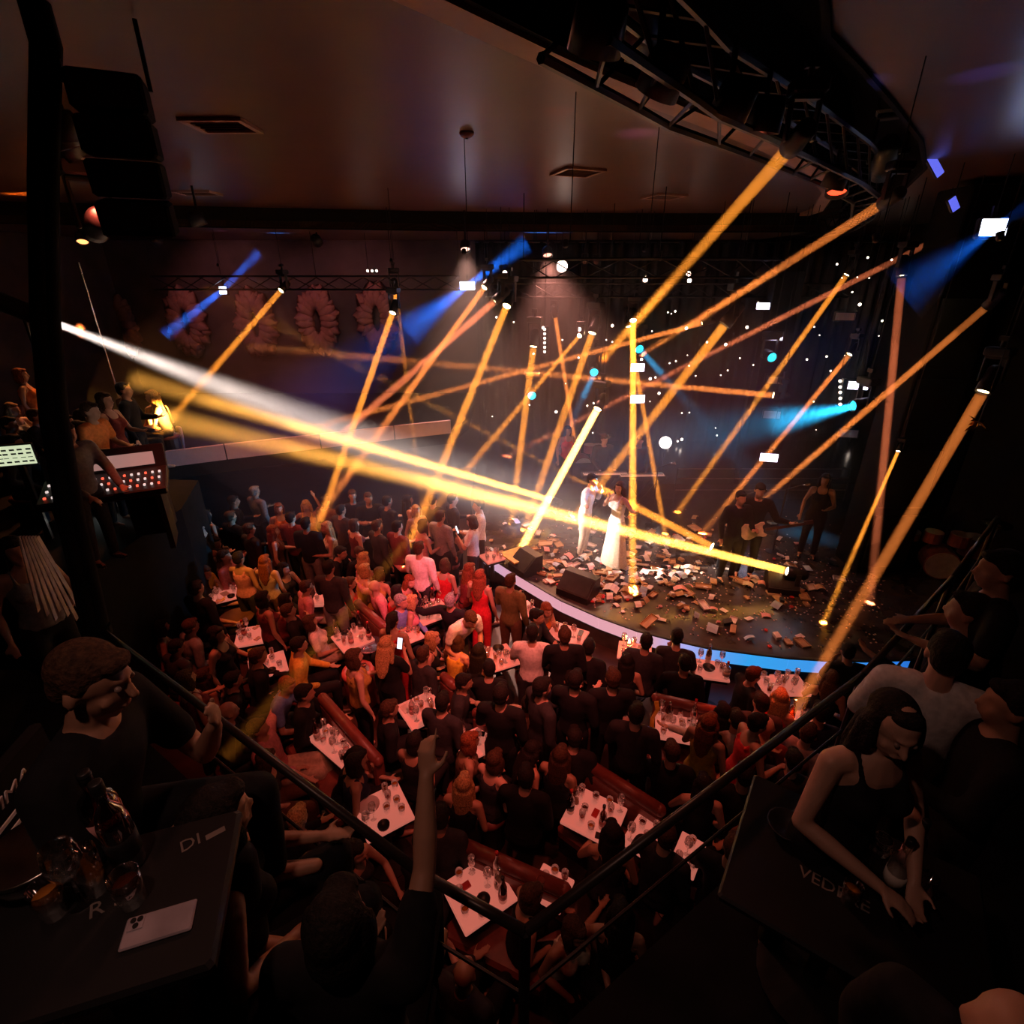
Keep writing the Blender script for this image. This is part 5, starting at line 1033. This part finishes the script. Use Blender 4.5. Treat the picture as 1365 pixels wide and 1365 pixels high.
def litter(x, y, kind):
    z = STAGE+.001+rs.uniform(0, .03)*(kind != 'blossom')
    if kind == 'paper_sheet': me, mm, lab, c = rs.choice(SH), rs.choice([M['paper'], M['paper'], M['pinkpaper'], M['bluepaper'], M['kraft']]), 'paper sheet lying among the litter on the stage', 'paper'
    elif kind == 'carton': me, mm, lab, c = rs.choice(CT), rs.choice([M['kraft'], M['paper'], M['kraft'], M['black']]), 'flat carton dropped among the litter on the stage', 'carton'
    elif kind == 'flower_tray': me, mm, lab, c = rs.choice(TR), rs.choice([M['kraft'], M['paper'], mat('tan_tray', (.5, .34, .2), .6)]), 'shallow empty flower tray thrown on the stage', 'tray'
    else: me, mm, lab, c = FLW, rs.choice([M['red'], M['red'], M['white'], M['pinkpaper']]), 'loose blossom head lying on the stage', 'flower'
    col_ = {'cream_paper': 'cream', 'pink_paper': 'pink', 'pale_blue_paper': 'pale blue', 'kraft_cardboard': 'brown', 'tan_tray': 'tan', 'black_paint': 'black', 'red_petal': 'red', 'white_laminate': 'white'}[mm.name]
    o = obj(kind, me, mm); o.location = (x, y, z); tl = 0 if kind == 'blossom' else rs.choice([0, 0, .08, .2, .4]); o.rotation_euler = (rs.uniform(-tl, tl), rs.uniform(-tl, tl), rs.uniform(0, 6.28)); o.location.z += tl*.06; q_ = 1 if kind == 'blossom' else rs.uniform(.5, .95); o.scale = (q_, q_*rs.uniform(.7, 1), 1); tag(o, col_ + ' ' + lab, c, 'litter thrown on the stage')
n = 0
while n < 380:
    if rs.random() < .75: px, py = rs.gauss(825, 95), rs.gauss(765, 42)
    else: px, py = rs.uniform(655, 1090), rs.uniform(690, 868)
    if py < 684: continue
    p = PZ(px, py, STAGE)
    if not inside(p.x, p.y): continue
    k = rs.random(); litter(p.x, p.y, 'paper_sheet' if k < .42 else 'carton' if k < .58 else 'flower_tray' if k < .80 else 'blossom'); n += 1
cf = MB()
for i in range(900):
    px, py = rs.uniform(660, 1180), rs.gauss(790, 50); p = PZ(px, min(py, 872), STAGE)
    if inside(p.x, p.y): cf.box((p.x, p.y, STAGE+.006), (.02, .02, .006), (0, 0, rs.uniform(0, 3)))
o = cf.build('confetti', mat('confetti', (.7, .4, .35), .4, var=.6, scale=3)); o['kind'] = 'stuff'; tag(o, 'scattered petal confetti over the stage floor', 'confetti')
# ---------------------------------------------------------------- console platform on the left
pl = [(-7.2, 5.2), (-4.95, 5.2), (-4.95, 7.2), (-5.35, 8.4), (-7.2, 8.6)]
struct(MB().prism(pl, 0, BALC+.05).build('floor_console_platform', M['blackm']))
PZF = BALC+.05
p = PZ(140, 640, PZF+.95); ck = empty('lighting_console', (p.x, p.y, PZF), math.radians(28), 'sloping lighting console with faders and glowing keys on the black platform', 'console')
for x in (-.5, .5): MB().box((x, .05, .4), (.06, .5, .8)).build('stand', M['black'], ck)
MB().box((0, 0, .86), (1.25, .6, .1), (.18, 0, 0), bev=.015).build('desk', M['black'], ck); MB().box((0, .34, 1.06), (1.25, .05, .34), (-.35, 0, 0), bev=.01).build('screen_hood', M['housing'], ck)
fm_ = MB().box((0, 0, 0), (.022, .035, .02)).mesh('fader')
for r_ in range(3):
    for i in range(16):
        o = obj('fader', fm_, glow('fader_white', (1, .8, .75), .8) if (i+r_) % 3 else glow('fader_red', (1, .12, .06), 1.2), ck); y = -.2+r_*.15; o.location = (-.55+i*.073, y, .925+y*.18)
MB().box((.0, .31, 1.07), (1.0, .01, .16), (-.35, 0, 0)).build('display', glow('display_pink', (.6, .32, .28), .5), ck)
p = PZ(96, 578, PZF+1.6); person('keys_m', (p.x-.1, p.y, PZF), math.radians(70), 'grey', 'charcoal', 'short', 'brown', 1.0, 1, 'operator in a grey shirt reaching over the lighting console', shoes=True)
p = PZ(18, 604, BALC+1.25); mn = empty('monitor', (p.x, p.y, BALC), math.radians(20), 'small monitor with a pale green interface at the console desk', 'monitor'); MB().box((0, .02, 1.22), (.42, .04, .28), bev=.008).build('housing', M['black'], mn); MB().box((0, -.004, 1.22), (.39, .006, .24)).build('screen', M['screen'], mn)
rsn = random.Random(5); ui = MB()
for j in range(4):
    for i in range(5): ui.box((-.15+i*.075+rsn.uniform(-.01, .01), -.008, 1.14+j*.05), (.05, .002, .02 if j != 1 else .008))
ui.build('interface', M['black'], mn); MB().box((0, .06, .62), (.06, .06, 1.2)).build('stand', M['black'], mn); MB().box((0, .06, .02), (.3, .3, .03)).build('foot', M['black'], mn)
p = PZ(142, 686, PZF); e = empty('floor_lamp', (p.x, p.y, PZF), .4, 'small white work light lying on the console platform', 'lamp'); MB().box((0, 0, .03), (.22, .05, .04), bev=.01).build('housing', M['black'], e); MB().box((0, -.03, .03), (.18, .012, .02)).build('tube', M['lamp_white'], e)
lamp('SPOT', 'work_light', (p.x, p.y-.04, PZF+.25), (p.x+.1, p.y-.25, PZF), (.85, 1, .95), 3, spot_size=1.7, spot_blend=1, shadow_soft_size=.03)
rk = PZ(182, 612, PZF+1.0); e = empty('equipment_rack', (rk.x, rk.y, PZF), .3, 'tall black equipment rack with a white light bar on top', 'rack'); MB().box((0, 0, .5), (.4, .4, 1.0), bev=.01).build('case', M['black'], e); MB().box((0, -.15, 1.015), (.32, .04, .02)).build('light_bar', M['lamp_white'], e)
for i in range(4): MB().box((0, -.205, .2+i*.2), (.34, .012, .15)).build('rack_unit', M['housing'], e)
for px, py0, py1, lab in ((168, 380, 600, 'thin steel scaffold pole beside the lighting console'),):
    a = PD(px-6, py0, 7.4); b = PZ(px+12, py1, PZF); e = empty('scaffold_pole', (b.x, b.y, PZF), 0, lab, 'pole'); MB().cyl((0, 0, 0), (0, 0, 3.4), .02).build('tube', M['chrome'], e); MB().box((0, 0, .01), (.16, .16, .02)).build('foot', M['truss'], e)
# hanging loudspeaker cluster and dark lamps high on the left
p = PZ(118, 10, CEIL); e = empty('speaker_cluster', (p.x, p.y, CEIL-.02), .4, 'black loudspeaker cluster hanging from the ceiling at the left', 'speaker')
for i in range(4):
    o = MB().box((0, -.025*i, -.36-.2*i), (.36, .26, .18), (.06*i, 0, 0), bev=.015).build('cabinet', M['blackm'], e); MB().box((0, -.025*i-.135, -.36-.2*i), (.31, .012, .145), (.06*i, 0, 0)).build('grille', M['housing'], o)
for x in (-.2, .2): MB().cyl((x, 0, 0), (x, 0, -.32), .012).build('hanger', M['truss'], e)
for px, py, dp, ax, ay, lab in ((126, 306, 5.4, 60, 420, 'hanging below the loudspeaker cluster'), (850, 60, 3.3, 840, 400, 'big and dark at the top of the ceiling truss'), (1175, 230, 6.0, 1100, 500, 'dark one under the blue-lit end of the truss')):
    a = PD(px, py, dp); moving_head(a, PD(ax, ay, dp*2), dimlens, 'unlit black moving-head lamp, ' + lab, None, 'hang', 1.6)
for px, py, dp, w, tl, lab in ((1247, 220, 6.3, .28, .8, 'upper blue-faced bar at the end of the ceiling truss'), (1272, 272, 6.6, .16, .9, 'small blue-faced bar at the end of the ceiling truss'), (983, 410, 10.3, .12, 1.3, 'narrow blue-faced bar on the middle truss')):
    a = PD(px, py, dp); e = empty('led_bar', a, 0, lab, 'light bar', 'blue LED bars'); e.rotation_euler = (0, tl, 0); MB().box((0, .03, 0), (w+.02, .05, .1), bev=.01).build('housing', M['housing'], e); MB().box((0, 0, 0), (w, .012, .085)).build('face', glow('blue_bar', (.12, .14, .8), 1.1), e); hang_rod(e, a, .03)
p = PD(1305, 562, 5.5); e = empty('tinsel_bunch', p, 0, 'bunch of gold tinsel hanging in the amber beam on the right', 'decoration'); rsn = random.Random(9)
MB().cyl((0, 0, -.02), (0, 0, CEIL-p.z), .004).build('cord', M['truss'], e)
for i in range(22):
    a = rsn.uniform(0, 6.28); d = Vector((math.cos(a), math.sin(a)*.6, rsn.uniform(-.9, .6))); q = d*rsn.uniform(.08, .18); MB().add([(0, 0, 0), tuple(q*.5+Vector((0, .012, .012))), tuple(q), tuple(q*.5-Vector((0, .012, .012)))], [(0, 1, 2, 3)]).build('strand', mat('gold_foil', (.8, .5, .15), .2, 1), e)
# ---------------------------------------------------------------- the near balcony: people, tables, things on them
def anchor(pose, key, world, rz, **k):
    d = POSES[pose]; loc = d['head'] if key == 'head' else d['wrists'][key]; rz = math.radians(rz); v = Matrix.Rotation(rz, 3, 'Z') @ loc; w = Vector(world)
    return person(pose, w-v, rz, **k)
def chair(loc, rz, z, label):
    e = empty('chair', (loc[0], loc[1], z), rz, label, 'chair'); m = M['dark']
    MB().box((0, 0, .43), (.42, .42, .06), bev=.015).build('seat', m, e); MB().box((0, .2, .7), (.4, .04, .36), bev=.01).build('backrest', m, e)
    for x in (-.18, .18):
        for y in (-.18, .18): MB().cyl((x, y, 0), (x, y, .42), .016).build('leg', M['truss'], e)
nm = anchor('near_man', 'head', PD(126, 908, 1.50), 98, top='black', bottom='black', hair='short', hc='brown', skin=1, label='man in a black T-shirt with print, seated at the near balcony table', eyes=True)
chair((nm.location.x, nm.location.y), nm.rotation_euler.z, nm.location.z, 'dark chair under the man in the printed black T-shirt')
tx = obj('shirt_print', text_mesh('shirt_print', "\u039bMM'", .075), M['white'], nm); tx.location = (-.02, .166, 1.22-.42); tx.rotation_euler = (PI/2-.24, 0, PI)
for k_, w_ in enumerate((.16, .13)): o = MB().box((-.02, .166-.008*k_, 1.155-.42-.03*k_), (w_, .004, .012)).build('print_line', M['white'], nm)
nw = anchor('near_woman', 'head', PD(1192, 968, 1.95), 8, top='black', bottom='black', hair='long', hc='dark', skin=0, label='woman in a black tank top looking down at the right balcony table', eyes=True, hair_up=True)
nh = anchor('near_white', 'head', PD(1262, 872, 2.5), 150, top='white', bottom='black', hair='short', hc='dark', skin=0, label='man in a white shirt standing behind the woman in the tank top')
nr = anchor('near_raise', 0, PD(568, 1035, 1.75), 178, top='black', bottom='black', hair='bob', hc='dark', skin=1, label='guest in black seen from behind with one arm raised at the balustrade')
for px, py, dp, pose, rz, hr, lab in ((292, 1090, 1.7, 'sit_f', 130, 'bob', 'dark-haired guest seated in shadow between the balustrade and the near table'), (1330, 760, 2.9, 'clap_m', -120, 'short', 'man in black standing with hands together at the right end of the balustrade'), (1290, 815, 3.0, 'stand_m', -140, 'short', 'broad man in black standing behind the white shirt'), (1345, 940, 2.3, 'stand_m', -120, 'short', 'man in black standing in the deep shade of the right tier'), (1345, 1400, 1.15, 'sit_m', -60, 'none', 'guest with reddish lit head low beside the right balcony table'), (20, 735, 4.2, 'stand_f', 60, 'long', 'woman in a striped shawl standing behind the black curtain')):
    d = POSES[pose]; anchor(pose, 'head', PD(px, py, dp), rz, top='grey' if 'shawl' in lab else 'black', bottom='black', hair=hr, hc='dark', skin=1, label=lab)
for q_, lab in ((nr, 'dark chair under the guest with the raised arm'),): chair((q_.location.x, q_.location.y), q_.rotation_euler.z, q_.location.z, lab)
p = PD(60, 770, 4.0); e = empty('shawl', p, 0, 'pale striped shawl hanging in long pleats behind the black curtain', 'shawl'); 
for i in range(7): x = -.16+i*.055; MB().add([(x*.4-.012, 0, .35), (x*.4+.012, -.02, .35), (x-.02, 0, -.3-.04*(i % 3)), (x+.02, -.03, -.3-.04*(i % 3)), (x*.4, .02, .35), (x, .02, -.3-.04*(i % 3))], [(0, 1, 3, 2), (1, 4, 5, 3), (4, 0, 2, 5), (0, 4, 1), (2, 3, 5)]).build('pleat', mat('pearl_cloth', (.42, .37, .38), .4, var=.3), e)
def near_table(c, w, d, rz, label, text, tpos, z):
    t = empty('balcony_table', (c.x, c.y, z-TT), rz, label, 'table'); MB().box((0, 0, TT-.02), (w, d, .04), bev=.01).build('table_top', mat('black_table_gloss', (.007, .006, .006), .5), t); MB().cyl((0, 0, .02), (0, 0, TT-.04), .04).build('column', M['truss'], t); MB().lathe([(.24, 0), (.24, .015), (.05, .04)], n=18).build('base', M['truss'], t)
    for tt, (x, y), sz, r in text: o = obj('lettering', text_mesh('lettering', tt, sz, .0008), mat('faded_print', (.22, .18, .16), .6), t); o.location = (x, y, TT+.001); o.rotation_euler = (0, 0, r)
    return t
zt = 4.14
c = PZ(112, 1222, zt); near_table(c, .66, .42, .30, 'black table with pale lettering, phone and glasses beside the printed T-shirt', (('R S I', (.06, .02), .06, .3), ('DI', (.21, .13), .055, .35)), None, zt)
tbl_ = bpy.data.objects['balcony_table']; o = MB().box((.272, .142, TT+.001), (.05, .018, .001), (0, 0, .35)).build('printed_label', mat('faded_print', (.22, .18, .16), .6), tbl_)
def nitem(kind, px, py, rz, where, z=zt): p = PZ(px, py, z); return item(kind, (p.x, p.y, z), rz, where)
p = PZ(213, 1234, zt); e = empty('smartphone', (p.x, p.y, zt), math.radians(-72), 'pale lilac phone with three camera lenses lying face down on the near table', 'phone'); MB().box((0, 0, .005), (.075, .155, .009), bev=.0035).build('back', mat('lilac_phone', (.42, .36, .40), .35), e)
cbump = MB().box((-.017, -.052, .0105), (.032, .034, .003), bev=.001).build('camera_bump', mat('lilac_phone', (.42, .36, .40), .35), e)
for x, y in ((-.024, -.045), (-.024, -.060), (-.010, -.052)): MB().cyl((x, y, .011), (x, y, .014), .0065, None, 12).build('lens', M['black'], cbump)
nitem('spirit', 152, 1120, 0, 'the near balcony table'); nitem('bottle', 175, 1150, 0, 'the near balcony table'); nitem('tumbler', 178, 1200, 0, 'the near balcony table'); nitem('wine', 110, 1200, 0, 'the near balcony table'); nitem('highball', 130, 1185, 0, 'the near balcony table'); nitem('tumbler', 75, 1215, 0, 'the near balcony table')
p = PZ(58, 1165, zt); e = empty('glass_bowl', (p.x, p.y, zt), 0, 'big round clear glass bowl with shining rim on the near table', 'bowl'); MB().lathe([(.05, 0), (.09, .04), (.105, .10), (.10, .10), (.085, .045), (.04, .012)], n=28).build('bowl_body', M['gla'], e, True); MB().lathe([(.104, .098), (.107, .103), (.102, .104)], n=28).build('rim', M['chrome'], e, True)
zr = 3.30
c = PZ(1135, 1180, zr); near_table(c, .9, .7, -.6, 'black table with pale VEDERE lettering before the woman in the tank top', (('VEDERE', (-.06, -.06), .075, -.02),), None, zr)
for k_, px, py in (('bowl', 1047, 1108), ('ashtray', 1072, 1098), ('wine', 1160, 1160), ('bottle', 1205, 1160), ('tumbler', 1130, 1200), ('highball', 1225, 1200), ('water', 1185, 1185)): nitem(k_, px, py, 0, 'the right balcony table', zr)
dl = empty('fill_lamp', (-.9, .2, CEIL), 0, 'small added fill lamp over the upper tier', 'lamp'); MB().lathe([(.07, .0), (.07, -.02), (.05, -.02), (.05, -.005), (.001, -.004)], n=16).build('ring', M['ceil2'], dl, True)  # added lamp out of view, fills the near guests with warm light
lamp('SPOT', 'fill_light', (-.9, .2, CEIL-.05), (-.5, 1.3, 3.5), (1, .50, .38), 40, spot_size=2.2, spot_blend=1, shadow_soft_size=.06)
lamp('SPOT', 'balcony_fill', (-.4, 4.6, 6.7), (-.2, 1.2, 3.6), (1, .32, .20), 110, spot_size=1.5, spot_blend=1, shadow_soft_size=.3)  # added lamp without a fitting, reddens the near guests from the hall side
